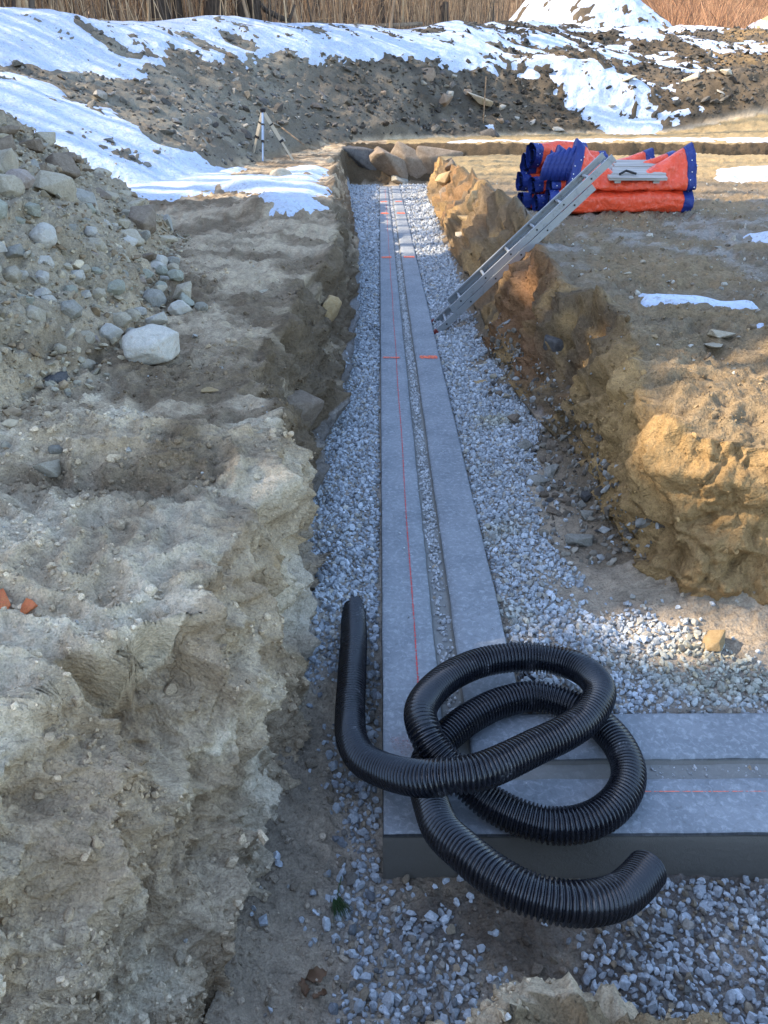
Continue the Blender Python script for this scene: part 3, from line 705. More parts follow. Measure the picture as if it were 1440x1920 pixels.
# rubble: spoil pile, foot of right wall, far slope
d1 = np.where(qmask(SP) > -.15, 1, 0) * np.clip(380 - 200 * nf, 60, 600) * INVIEW * (mid[:, 1] < 10) * sstep(1.7, .9, qmask(SP)) 
d2 = ((mid[:, 0] > .78) & (mid[:, 0] < 1.5) & (mid[:, 1] > 3.0) & (mid[:, 1] < 6.5)) * (qmask(T_) < .35) * (qmask(GM) < .6) * 620.
SNOWY = qmask(SZ - PZ) > 0
d3 = (qmask(HT) > .02) * np.where(SNOWY, .12, 1) * (qmask(HT) < .98) * INVIEW * 26. * (mid[:, 1] < 45) * np.where(mid[:, 0] < -1, 1.1, 1.7)
d4 = (~qmask(INF)) * (mid[:, 0] > 1.5) * (mid[:, 1] > 3.5) * (mid[:, 1] < 14) * INVIEW * (qmask(T_) >= 1) * 26.
for nm, dd, s0_, sg, hi, cols, lab in (
   ('pile_rubble', d1, .020, .6, .07, ((.38, .31, .21), (.31, .27, .20), (.25, .18, .11)), 'small broken stones covering the spoil pile on the left'),
   ('wall_rubble', d2, .022, .5, .06, ((.13, .105, .08), (.22, .19, .15), (.30, .29, .27)), 'dark broken stones and soil fallen at the foot of the right trench wall'),
   ('slope_rubble', d3, .060, .6, .30, ((.16, .145, .12), (.24, .22, .19), (.10, .09, .08)), 'shaly rock fragments covering the far slope'),
   ('bank_pebbles', d4, .018, .5, .06, ((.30, .27, .22), (.38, .35, .30), (.18, .14, .10)), 'pebbles trodden into the right bank')):
    pp, nn, qq = sample(dd)
    n = len(pp); sz = np.clip(RNG.lognormal(0, sg, n) * s0_, s0_ * .4, hi)
    cols = np.array(cols)[RNG.integers(0, 3, n)] * RNG.normal(1, .15, (n, 1)).clip(.6, 1.4)
    if nm == 'slope_rubble':
        cols = cols * (1 - .5 * sstep(-2.5, 0, pp[:, 0]) )[:, None] * np.where(pp[:, 0] > 3, .8, 1)[:, None]
    rr = RNG.random((n, 3)) * 6.283
    if nm in ('slope_rubble', 'pile_rubble'): rr[:, 0] = RNG.normal(.25, .35, n); rr[:, 1] = RNG.normal(.35, .35, n)
    scatter(nm, pp + nn * (sz * .12)[:, None], sz[:, None] * np.stack([RNG.uniform(.9, 1.6, n), RNG.uniform(.7, 1.1, n), RNG.uniform(.35, .75, n)], 1), cols, M_rubble, rot=rr, label=lab, cat='rubble')
    print(nm, n)

# ------------------------------------------------------------------ concrete footing (one L-shaped strip with a keyway)
FX0, FW, FY0, FYE, FXE = .005, .51, 1.53, 20.98, 8.0
PROF = [(0, -.30), (0, -.22), (0, -.16), (0, -.10), (0, -.05), (0, -.014), (.003, -.004), (.012, 0), (.05, 0), (.09, 0), (.13, 0), (.17, 0), (.206, -.001), (.214, -.010), (.221, -.030), (.240, -.034),
        (.26, -.034), (.280, -.034), (.294, -.030), (.301, -.010), (.310, 0), (.36, 0), (.40, 0), (.44, 0), (.48, 0), (.498, 0), (.507, -.004), (.51, -.014), (.51, -.08), (.51, -.16), (.51, -.30)]
def footing():
    ts = np.concatenate([np.geomspace(FYE - FY0, 2.2, 260)[:-1], np.linspace(2.2, 0, 130)])
    V = []
    for t in ts:
        for u, z in PROF:
            y = FY0 + u + (FYE - FY0 - u) * t / (FYE - FY0)
            V.append((FX0 + u, y, z))
    n1 = len(ts)
    for t in np.concatenate([np.linspace(0, 1.8, 130)[1:], np.geomspace(1.8, FXE - FX0, 30)[1:]]):
        for u, z in PROF:
            x = FX0 + u + (FXE - FX0 - u) * t / (FXE - FX0)
            V.append((x, FY0 + u, z))
    V = np.array(V); n = len(PROF); m = len(V) // n
    lump = .0022 * fbm(V[:, 0], V[:, 1], V[:, 2], .16, 3, 401) + .0008 * perlin(V[:, 0] * 30, V[:, 1] * 30, V[:, 2] * 30, 405)
    key = ((V[:, 2] < -.005) & (V[:, 2] > -.035) & (np.abs((np.arange(len(V)) % n) - 16) < 4))
    V[:, 2] += lump * np.where(key, 2.2, 1)
    V[:, 0] += .0025 * perlin(V[:, 1] * 3, V[:, 2] * 9, V[:, 0] * 2, 407) + .002 * key * perlin(V[:, 0] * 12, V[:, 1] * 12, 0 * V[:, 0], 409)
    V[:, 1] += .0025 * perlin(V[:, 0] * 6, V[:, 2] * 9, V[:, 1] * 6, 411)
    I = np.arange(m * n).reshape(m, n)
    q = np.stack([I[:-1, :-1], I[:-1, 1:], I[1:, 1:], I[1:, :-1]], -1).reshape(-1, 4)
    F = [tuple(a) for a in q.tolist()] + [tuple(range(n - 1, -1, -1)), tuple((m - 1) * n + k for k in range(n))]
    root = empty('concrete_footing', (0, 0, 0), 'grey poured concrete strip footing running down the trench and turning right at the corner', 'footing')
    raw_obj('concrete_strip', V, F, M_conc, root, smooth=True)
    # painted setting-out marks: thin sheets just above the concrete
    def sheet(name, path, wfun, m, nseg=1, z=.0052):
        P = np.array(path, float); V2 = []; ed = []
        for i in range(len(P)):
            t = P[min(i + 1, len(P) - 1)] - P[max(i - 1, 0)]; t /= np.linalg.norm(t); nrm = np.array([-t[1], t[0]])
            for a, e in ((-1, -.35), (-.4, 0), (.4, 0), (1, -.35)):
                p = P[i, :2] + nrm * a * wfun(i / (len(P) - 1)) / 2
                V2.append((p[0], p[1], z)); ed.append(e - (.3 if i in (0, len(P) - 1) else 0))
        F2 = [(i * 4 + k, i * 4 + k + 1, (i + 1) * 4 + k + 1, (i + 1) * 4 + k) for i in range(len(P) - 1) for k in range(3)]
        return raw_obj(name, V2, F2, m, root, attrs={'edge': ('FLOAT', ed)})
    ys = np.geomspace(1.62, 20.5, 160)
    sheet('chalk_line', [(.139 + .0022 * math.sin(y * 3.1), y) for y in ys], lambda u: .010, M_chalk, z=.0055)
    sheet('chalk_line', [(x, 1.682 + .002 * math.sin(x * 4)) for x in np.linspace(.7, 3.5, 60)], lambda u: .005, M_spray_dull, z=.0055)
    for y, w, m_ in ((6.29, .15, M_spray), (11.0, .20, M_spray), (15.7, .34, M_spray), (17.6, .22, M_spray)):
        sheet('spray_mark', [(x, y + .012 * math.sin(x * 17 + y)) for x in np.linspace(.012, .185, 9)], lambda u, w=w: w * (.5 if y < 8 else 1), M_spray_dull if y < 8 else m_)
        sheet('spray_mark', [(x, y + .03 + .01 * math.sin(x * 11)) for x in np.linspace(.325, .505, 9)], lambda u, w=w: w, m_)
    sheet('spray_mark', [(x, 1.86 + .03 * math.sin(x * 30)) for x in np.linspace(.02, .12, 8)], lambda u: .15, M_spray_faint)
    return root
footing()

# stones in the keyway and small spalls on the concrete
n = 9000; t = RNG.random(n); yk = 2.05 * (20.9 / 2.05) ** t
wk = np.clip(.9 - .5 * (yk < 2.9), .2, 1) * (.35 + .65 * (perlin(yk * 1.3, 0 * yk, 0 * yk, 421) > -.15))
kk = RNG.random(n) < .62 * wk * np.clip(yk / 7, .30, 1)
yk = yk[kk]; xk = FX0 + .258 + RNG.normal(0, .016, kk.sum()).clip(-.032, .032)
xs = RNG.uniform(.9, 3.0, 260); 
pk = np.concatenate([np.stack([xk, yk, np.full(len(xk), -.029)], 1), np.stack([xs, FY0 + .258 + RNG.normal(0, .02, 260).clip(-.035, .035), np.full(260, -.033)], 1),
      np.stack([RNG.uniform(.02, .5, 150), RNG.uniform(1.6, 7, 150), np.full(150, .003)], 1)])
szk = np.concatenate([RNG.lognormal(-4.1, .3, len(xk)) * np.clip(yk / 9, .85, 1.7), RNG.lognormal(-4.8, .3, 260), RNG.lognormal(-5.1, .3, 150)]).clip(.004, .035)
scatter('keyway_stones', pk, szk[:, None] * RNG.uniform([.9, .8, .6], [1.4, 1.1, .9], (len(pk), 3)), np.array([.42, .42, .42])[None] * RNG.normal(1, .2, (len(pk), 1)).clip(.5, 1.5), M_gravel,
        label='bits of crushed stone lying in the keyway of the concrete footing', cat='gravel')

# ------------------------------------------------------------------ corrugated drain pipe
def catmull(P, step):
    P = [np.array(p, float) for p in P]; P = [2 * P[0] - P[1]] + P + [2 * P[-1] - P[-2]]; out = []
    for i in range(1, len(P) - 2):
        a, b, c_, d = P[i - 1:i + 3]
        for t in np.linspace(0, 1, 24, endpoint=False):
            out.append(.5 * ((2 * b) + (-a + c_) * t + (2 * a - 5 * b + 4 * c_ - d) * t * t + (-a + 3 * b - 3 * c_ + d) * t ** 3))
    out.append(P[-2]); out = np.array(out)
    for _ in range(14): out[1:-1] = .25 * out[:-2] + .5 * out[1:-1] + .25 * out[2:]
    s = np.concatenate([[0], np.cumsum(np.linalg.norm(np.diff(out, axis=0), axis=1))])
    q = np.arange(0, s[-1], step); return np.stack([np.interp(q, s, out[:, k_]) for k_ in range(3)], 1)
PIPE = [(-0.125,2.86,-.11),(-0.12,2.73,-0.05),(-0.11,2.49,-0.01),(-0.11,2.33,0.0),(-0.11,2.19,0.0),(-0.11,2.04,0.0),(-0.1,1.9,0.02),(-0.06,1.78,0.05),(0.02,1.68,0.1),(0.11,1.59,0.17),(0.19,1.56,0.21),(0.28,1.57,0.215),(0.37,1.62,0.205),(0.47,1.69,0.19),(0.58,1.76,0.18),(0.67,1.84,0.17),(0.74,1.95,0.17),(0.74,2.06,0.15),(0.69,2.15,0.13),(0.59,2.2,0.12),(0.48,2.2,0.12),(0.36,2.17,0.12),(0.25,2.09,0.13),(0.17,1.98,0.15),(0.13,1.87,0.17),(0.14,1.78,0.165),(0.18,1.72,0.13),(0.26,1.65,0.09),(0.33,1.59,0.065),(0.41,1.54,0.06),(0.5,1.51,0.06),(0.6,1.52,0.06),(0.69,1.57,0.06),(0.76,1.65,0.06),(0.79,1.74,0.06),(0.78,1.85,0.06),(0.73,1.95,0.06),(0.66,2.02,0.06),(0.55,2.06,0.06),(0.43,2.03,0.06),(0.33,1.97,0.06),(0.25,1.9,0.06),(0.19,1.83,0.06),(0.15,1.76,0.06),(0.14,1.66,0.07),(0.15,1.56,0.09),(0.17,1.45,0.12),(0.22,1.36,0.15),(0.28,1.28,0.17),(0.35,1.22,0.18),(0.43,1.19,0.18),(0.51,1.19,0.17),(0.6,1.23,0.135),(0.67,1.29,0.10),(0.735,1.36,0.07)]
def corrugated(path, r, pitch, name='corrugated_tube'):
    per = 8; step = pitch / per; C = catmull(path, step); n = 32
    T = np.gradient(C, axis=0); T /= np.linalg.norm(T, axis=1)[:, None]
    up = np.array([0, 0, 1.0]); U = []
    for t in T:
        up = up - t * up.dot(t); up /= np.linalg.norm(up); U.append(up.copy())
    U = np.array(U); B = np.cross(T, U)
    rr = r - .0095 * np.array([0, 0, .12, .9, 1, 1, .9, .12])[np.arange(len(C)) % per]
    a = np.arange(n) * 2 * math.pi / n
    V = C[:, None, :] + rr[:, None, None] * (np.cos(a)[None, :, None] * U[:, None, :] + np.sin(a)[None, :, None] * B[:, None, :])
    # inner wall
    Vi = C[:, None, :] + (r - .0105) * (np.cos(a)[None, :, None] * U[:, None, :] + np.sin(a)[None, :, None] * B[:, None, :])
    m = len(C); I = np.arange(m * n).reshape(m, n); J = np.roll(I, -1, 1)
    q = np.stack([I[:-1], J[:-1], J[1:], I[1:]], -1).reshape(-1, 4)
    e_ = min(50, m)
    Vall = np.concatenate([V.reshape(-1, 3), Vi[:e_].reshape(-1, 3), Vi[-e_:].reshape(-1, 3)])
    K = np.arange(e_ * n).reshape(e_, n); KJ = np.roll(K, -1, 1); o1 = m * n; o2 = o1 + e_ * n
    qi = np.stack([K[:-1], K[1:], KJ[1:], KJ[:-1]], -1).reshape(-1, 4)
    r1 = np.stack([I[0], K[0] + o1, KJ[0] + o1, J[0]], -1); r2 = np.stack([I[-1], J[-1], KJ[-1] + o2, K[-1] + o2], -1)
    F = np.concatenate([q, qi + o1, qi + o2, r1, r2])
    return Vall, F
pv, pf = corrugated(PIPE, .055, .0136)
pipe = raw_obj('drain_pipe', pv, pf, M_pipe, smooth=True, loc=(.4, 1.7, 0))
tag(pipe, 'long black corrugated drain pipe looped loosely over the corner of the footing', 'pipe')
ring = corrugated([(.57, 2.27, -.075), (.585, 2.272, -.045), (.598, 2.274, -.012)], .050, .0118)
rg = raw_obj('pipe_coupling', ring[0], ring[1], M_pipe, smooth=True, loc=(.585, 2.27, -.04)); tag(rg, 'short black pipe end standing in the gravel behind the coiled pipe', 'pipe coupling')

# ------------------------------------------------------------------ rocks
def rock_mesh(name, seed, dims, ang=.5, detail=2, n=26):
    n = 30 if ang < .4 else 13
    r = np.random.default_rng(seed); P = r.normal(size=(n, 3)); P /= np.linalg.norm(P, axis=1)[:, None]
    if ang > .4: P = P / np.abs(P).max(1)[:, None] * r.uniform(.8, 1, (n, 1))
    P = np.sign(P) * np.abs(P) ** (1 - .35 * ang)
    bm = bmesh.new(); vs = [bm.verts.new(p) for p in P]
    res = bmesh.ops.convex_hull(bm, input=vs)
    bmesh.ops.delete(bm, geom=[v for v in bm.verts if not v.link_faces], context='VERTS')
    bmesh.ops.bevel(bm, geom=list(bm.edges), offset=.10 * (1.15 - ang), segments=1, affect='EDGES', clamp_overlap=True)
    bmesh.ops.triangulate(bm, faces=list(bm.faces))
    for _ in range(detail): bmesh.ops.subdivide_edges(bm, edges=[e for e in bm.edges if e.calc_length() > .28 / (1 + _)], cuts=1, use_grid_fill=True); bmesh.ops.triangulate(bm, faces=list(bm.faces))
    co = np.array([v.co for v in bm.verts]); nn_ = np.array([v.normal for v in bm.verts])
    d = (.05 if ang < .4 else .035) * fbm(co[:, 0], co[:, 1], co[:, 2], .6, 3, seed) ; co = co + co * d[:, None]
    co = (co - (co.max(0) + co.min(0)) / 2); co = co / (co.max(0) - co.min(0)) * np.array(dims)
    for v, c_ in zip(bm.verts, co): v.co = c_
    me = bpy.data.meshes.new(name); bm.to_mesh(me); bm.free()
    me.polygons.foreach_set('use_smooth', np.ones(len(me.polygons), bool))
    me.update(); return me
import bmesh
_rk = {}
SHAPES = {'round': ((1, .85, .70), .15), 'block': ((1, .75, .60), .7), 'flat': ((1, .75, .26), .8), 'slab': ((1, .55, .34), .9), 'tall': ((.8, .6, 1.0), .6)}
def rock(x, y, size, shape='round', colour='tan', label='', group=None, z=None, sink=.25, rot=None, tilt=.25, cat='rock', name='rock', hi=False):
    v = random.randrange(5); key = (shape, colour, v, hi)
    if key not in _rk:
        dims, ang = SHAPES[shape]; me = rock_mesh('rock', hash((shape, v)) % 9999 if False else (sum(map(ord, shape)) * 7 + v * 31), dims, ang, 3 if hi else 2)
        me.materials.append(M_rocks[colour]); _rk[key] = me
    o = bpy.data.objects.new(name, _rk[key]); COL.objects.link(o)
    h = SHAPES[shape][0][2] * size
    if z is None: z = surf(x, y) + h * (.5 - sink)
    o.location = (x, y, z); o.scale = (size,) * 3
    o.rotation_euler = rot if rot else (random.uniform(-tilt, tilt), random.uniform(-tilt, tilt), random.uniform(0, 6.28))
    tag(o, label, cat, group); return o

BIG = [ # x, y, size, shape, colour, label
 (-1.16,3.80,.285,'round','pale','largest pale pinkish boulder sitting on the left bank above the trench',.15),
 (-1.70,3.10,.24,'round','tan','big rounded tan boulder cut by the left edge of the photo',.2),
 (-1.28,4.88,.155,'round','pale','pale rounded stone on the left bank just beyond the largest boulder',.15),
 (-1.15,4.93,.09,'round','grey','small grey stone touching the pale stone beyond the largest boulder',.15),
 (-1.74,5.26,.15,'block','tan','blocky tan stone high among the cobbles of the spoil pile',.2),
 (-1.66,5.54,.115,'round','greenish','pale greenish stone beside the blocky tan stone on the spoil pile',.2),
 (-1.46,4.06,.14,'round','pale','white topped cobble between the largest boulder and the spoil pile',.2),
 (-1.53,3.40,.20,'flat','dark','dark flat slab lying on the left bank near the photo edge',.2),
 (-1.23,2.53,.10,'block','tan','tan block in the hollow of the near left bank',.2),
 (-1.22,2.62,.055,'round','grey','little grey pebble resting against the tan block in the hollow',.2),
 (-.82,3.47,.085,'flat','ochre','flat yellowish chip lying alone on the left bank near the edge',.2),
 (-.86,5.55,.11,'flat','tan','flat tan stone alone on the brown soil of the left bank',.2),
 (-1.52,5.37,.095,'round','greenish','flat topped greenish stone at the far side of the cobbles',.2),
 (-1.46,4.65,.08,'round','pale','small pale stone beyond the white topped cobble',.2),
 (1.32,3.65,.065,'round','grey','egg shaped grey cobble on the rim of the right bank',.1),
 (1.98,4.35,.15,'flat','tan','upper of two flat tan stones lying together on the right bank',.15),
 (1.90,4.22,.13,'flat','tan','lower of two flat tan stones lying together on the right bank',.15),
 (.99,3.24,.135,'block','grey','pale grey angular rock on bare soil at the right side of the trench floor',.3),
 (1.35,2.44,.115,'block','ochre','sunlit tan rock on the trench floor below the near right block',.15),
 (1.10,2.50,.05,'round','pale','rounded pale pebble in the gravel below the near right block',.2),
 (1.01,4.06,.14,'slab','grey','long grey slab among the dark stones at the foot of the right wall',.2),
 (.93,3.97,.15,'flat','grey','wide flat grey stone nearest the gravel at the foot of the right wall',.25),
 (.93,4.86,.15,'slab','brown','brown slab lying on the gravel edge under the dark boulder',.2),
 (.79,5.7,.10,'flat','ochre','yellowish flat stone lying out on the right hand gravel',.2),
 (-1.69,14.2,.42,'round','tan','lone tan boulder on the snowy left bank near the tripod',.35),
 (-1.25,14.4,.20,'block','brown','small brown rock beside the lone boulder on the snow',.3),
]
for x, y, s_, sh_, c_, lab, sk in BIG: rock(x, y, s_, sh_, c_, lab, sink=sk, hi=True, tilt=.15, name='boulder' if s_ > .2 else 'rock')
# stones bedded in the walls
WALLR = [((-.50,4.28,.30),.32,'block','brown','brown block standing out of the left trench wall',(.1,.15,.3)),
 ((-.43,6.25,.42),.24,'tall','ochre','tan stone bedded near the top of the left trench wall',(.2,.1,.8)),
 ((-.42,3.78,.10),.20,'slab','tan','pointed tan slab low in the left trench wall by the gravel',(.3,.6,1.2)),
 ((1.30,5.30,.36),.36,'tall','dark','big dark boulder bedded in the right trench wall',(.2,-.3,.4)),
 ((1.16,5.18,.12),.22,'block','dark','dark rock at the foot of the bedded dark boulder',(.3,.2,1.0)),
 ((1.42,4.62,.46),.17,'tall','ochre','ochre stone in the sunlit part of the right wall',(.2,.5,.3)),
 ((1.30,4.22,.26),.10,'tall','pale','white pointed stone sticking out of the right wall, left one of three',(.3,-.5,.5)),
 ((1.34,4.16,.26),.10,'tall','pale','white pointed stone sticking out of the right wall, middle one of three',(-.2,-.4,1.5)),
 ((1.38,4.10,.24),.09,'tall','pink','pinkish pointed stone sticking out of the right wall, right one of three',(.1,-.6,2.5)),
 ((1.48,12.1,.58),.42,'tall','ochre','orange block bedded in the sunlit right wall',(.1,.2,.4)),
 ((1.58,9.2,.50),.30,'block','brown','brown rock in the right wall below the rolled blankets',(.3,.1,2)),
 ((1.40,16.3,.55),.55,'block','ochre','rounded ochre block at the top of the far right wall',(.1,.3,.7)),
 ((.25,22.1,.36),1.15,'block','brown','left grey brown ledge rock closing the far end of the trench',(.2,.35,.5)),
 ((.90,22.3,.42),1.2,'block','brown','large brown block leaning at the far end of the trench',(-.35,.45,-.35)),
 ((1.60,22.3,.46),1.25,'block','brown','right hand tan ledge rock closing the far end of the trench',(-.3,.1,-.2)),
 ((.62,21.95,.05),.62,'block','grey','bluish grey block below the large brown block at the far end',(.1,.2,.6)),
 ((-.55,22.4,.46),1.35,'block','dark','brown overhanging lump of earth and rock at the far left end of the trench',(.1,.1,.2)),
 ((2.0,22.7,.72),.5,'block','ochre','orange brown rock on the bank past the far end of the trench',(.1,.1,1)),
 ((3.3,28.2,1.95),.85,'flat','tan','pale flat slab on the dark rubble slope',(.3,.2,.6)),
 ((12.9,30.4,1.6),1.1,'slab','grey','long grey slab on the dark heap at the right end of the far slope',(.3,.3,.3)),
 ((11.7,29.2,1.05),.8,'block','tan','pale block at the foot of the dark heap on the right',(.2,.1,.5)),
 ((14.0,31.2,2.0),1.3,'slab','brown','brown slab near the top of the dark heap on the right',(.5,.3,-.2)),
]
for p, s_, sh_, c_, lab, rt in WALLR: rock(p[0], p[1], s_, sh_, c_, lab, z=p[2], rot=rt, hi=True)
def rocks_in(n, poly, smin, smax, shapes, colours, labels, group, sink=.3, tilt=.35, avoid=.0):
    P = np.array(poly); lo, hi_ = P.min(0), P.max(0); k_ = 0; tries = 0; placed = []
    while k_ < n and tries < n * 60:
        tries += 1
        x, y = random.uniform(lo[0], hi_[0]), random.uniform(lo[1], hi_[1])
        if not inside(np.array([x]), np.array([y]), poly)[0]: continue
        s_ = smin * (smax / smin) ** (random.random() ** 1.15)
        if any((x - a) ** 2 + (y - b) ** 2 < (.42 * (s_ + c)) ** 2 for a, b, c in placed): continue
        if any((x - b[0]) ** 2 + (y - b[1]) ** 2 < (.5 * (s_ + b[2])) ** 2 for b in BIG): continue
        placed.append((x, y, s_)); c_ = random.choice(colours)
        shp = random.choice(shapes); q = (s_ - smin) / (smax - smin)
        size = 'small' if q < .25 else ('middling' if q < .6 else 'large')
        word = {'round': 'rounded stone', 'block': 'blocky stone', 'flat': 'flat stone', 'slab': 'long slab', 'tall': 'upright stone'}[shp]
        rock(x, y, s_, shp, c_, f'{size} {c_} {word} {labels}', group, sink=sink, tilt=tilt); k_ += 1
rocks_in(108, [(-1.85,3.3),(-1.45,3.3),(-1.35,4.2),(-1.25,5.0),(-1.65,6.3),(-2.5,6.3),(-2.3,4.5)], .065, .20, ['round','round','block'], ['tan','pale','greenish','grey','pale','tan','pink'],
         'at the near foot of the spoil pile', 'cobbles at the near foot of the spoil pile', .06)
rocks_in(54, [(-1.75,5.9),(-2.0,7.9),(-2.5,8.6),(-3.0,7.8),(-3.05,5.9),(-2.5,5.3)], .13, .36, ['block','slab','flat','block'], ['tan','brown','grey','tan','brown'],
         'in the jumbled middle of the spoil pile', 'angular rocks on the spoil pile', .10, .35)
rocks_in(24, [(.92,3.45),(1.12,3.3),(1.2,4.3),(1.1,4.7),(.9,4.4)], .045, .11, ['slab','flat','block'], ['dark','brown','grey','brown'],
         'fallen at the foot of the right trench wall', 'dark stones fallen from the right wall', .25)
rocks_in(10, [(.85,4.9),(1.0,4.9),(.96,6.4),(.82,6.4)], .05, .10, ['flat','block'], ['brown','tan','dark'],
         'on the gravel edge near the ladder foot', 'stones along the gravel edge', .25)
rocks_in(18, [(1.7,3.6),(3.2,4.2),(5,7.5),(4.5,9),(1.9,8.7),(1.8,5.5)], .035, .085, ['flat','round'], ['tan','grey','pale'],
         'pressed into the earth of the right bank', 'small stones on the right bank', .4, .12)
rocks_in(20, [(-4.5,17),(-2.9,16.5),(-2.3,20.8),(-.8,23.2),(-.8,25.5),(-4,24)], .16, .5, ['slab','flat'], ['grey','brown','dark'],
         'on the grey rubble slope behind the tripod', 'shaly slabs on the rubble slope', .45, .5)
rocks_in(24, [(1.0,25.2),(6.2,28.0),(6.0,29.5),(2,28.8),(-.6,25.4)], .18, .6, ['slab','flat','block'], ['dark','grey','brown'],
         'on the dark slope beyond the trench end', 'broken slabs on the dark far slope', .45, .5)
rocks_in(14, [(7,28.6),(12,29),(16,30),(16,33),(12,31.5),(8,30)], .2, .75, ['block','flat','slab'], ['brown','grey','tan'],
         'in the snow at the foot of the right far slope', 'rocks at the foot of the snowy slope', .4, .4)

rocks_in(12, [(1.12,8.2),(1.5,8.6),(1.6,12),(1.5,17.5),(1.15,17)], .14, .42, ['block','tall','slab'], ['brown','ochre','tan','dark'],
         'bedded in the ragged right wall beyond the ladder', 'stones bedded in the far right wall', .35, .6)
rocks_in(8, [(-.42,2.2),(-.40,3.6),(-.5,3.6),(-.5,2.2)], .05, .12, ['block','flat'], ['tan','brown'],
         'sticking out of the near left wall', 'stones in the near left wall', .4, .6)
# orange spray on lumps of clay at the left
for x, y, s_, lab in ((-1.02,1.655,.085,'orange sprayed clay lump at the very edge of the left bank'), (-.93,1.635,.06,'smaller orange sprayed clay lump on the left bank')):
    if 'orange_clay' not in M_rocks: M_rocks['orange_clay'] = rock_mat('orange_sprayed_clay', (1.0, .34, .13), (1.0, .26, .11), (.6, .24, .12))
    rock(x, y, s_, 'flat', 'orange_clay', lab, sink=.1, cat='clay lump', name='clay_lump')

# ------------------------------------------------------------------ aluminium ladder
def ladder():
    foot = Vector((.575, 7.22, -.055)); Ld = Vector((1.52, .0, 1.47)).normalized(); Wd = Vector((0, 1, 0)); Nd = Ld.cross(Wd) * -1
    if Nd.z < 0: Nd = -Nd
    root = empty('extension_ladder', foot, 'closed aluminium extension ladder leaning from the trench floor onto the right bank', 'ladder')
    Mx = Matrix((Ld, Wd, Nd)).transposed()
    def P(l, w, n_): return Ld * l + Wd * w + Nd * n_
    def rail(l0, l1, w, n0, dep, flip, name):
        m = MB(); th = .004; fl = .026 * flip
        m.box(P((l0 + l1) / 2, w, n0 + dep / 2), (l1 - l0, th, dep), Mx)
        for nn_ in (n0 + th / 2, n0 + dep - th / 2): m.box(P((l0 + l1) / 2, w + fl / 2 + math.copysign(th / 2, fl), nn_), (l1 - l0, abs(fl), th), Mx)
        m.box(P((l0 + l1) / 2, w + fl + math.copysign(th, fl), n0 + dep - .008), (l1 - l0, .003, .012), Mx)
        return m.build(name, M_alu, root)
    # lower section (base), upper section (fly) lying on it
    secs = ((0.0, 1.86, 0.0, .385, .060), (.24, 2.13, .064, .345, .062))
    for si, (a, b, n0, wd, dep) in enumerate(secs):
        off = (.385 - wd) / 2
        for w, fl in ((off, 1), (off + wd, -1)):
            r_ = rail(a, b, w, n0, dep, fl, 'side_rail')
            g = MB()
            k_ = a + .12
            while k_ < b - .03:
                c = P(k_, w - fl * .004, n0 + dep * .5); g.tube([c - Wd * .003, c + Wd * .003], .0085, 10); k_ += .305
            g.build('rivet', M_bolt, r_)
        k_ = a + .12
        while k_ < b - .03:
            m = MB(); m.tube([P(k_, off + .003, n0 + dep * .5), P(k_, off + wd - .003, n0 + dep * .5)], .0155, 12); m.build('rung', M_alu, root, True); k_ += .305
    for w in (0, .385):
        m = MB(); m.box(P(-.01, w, .03), (.05, .045, .07), Mx); m.build('rubber_foot', M_redfoot, root)
        m = MB(); m.box(P(.26, w + (.012 if w == 0 else -.012), .075), (.05, .014, .05), Mx); m.build('rail_bracket', M_alu, root)
    return root
ladder()

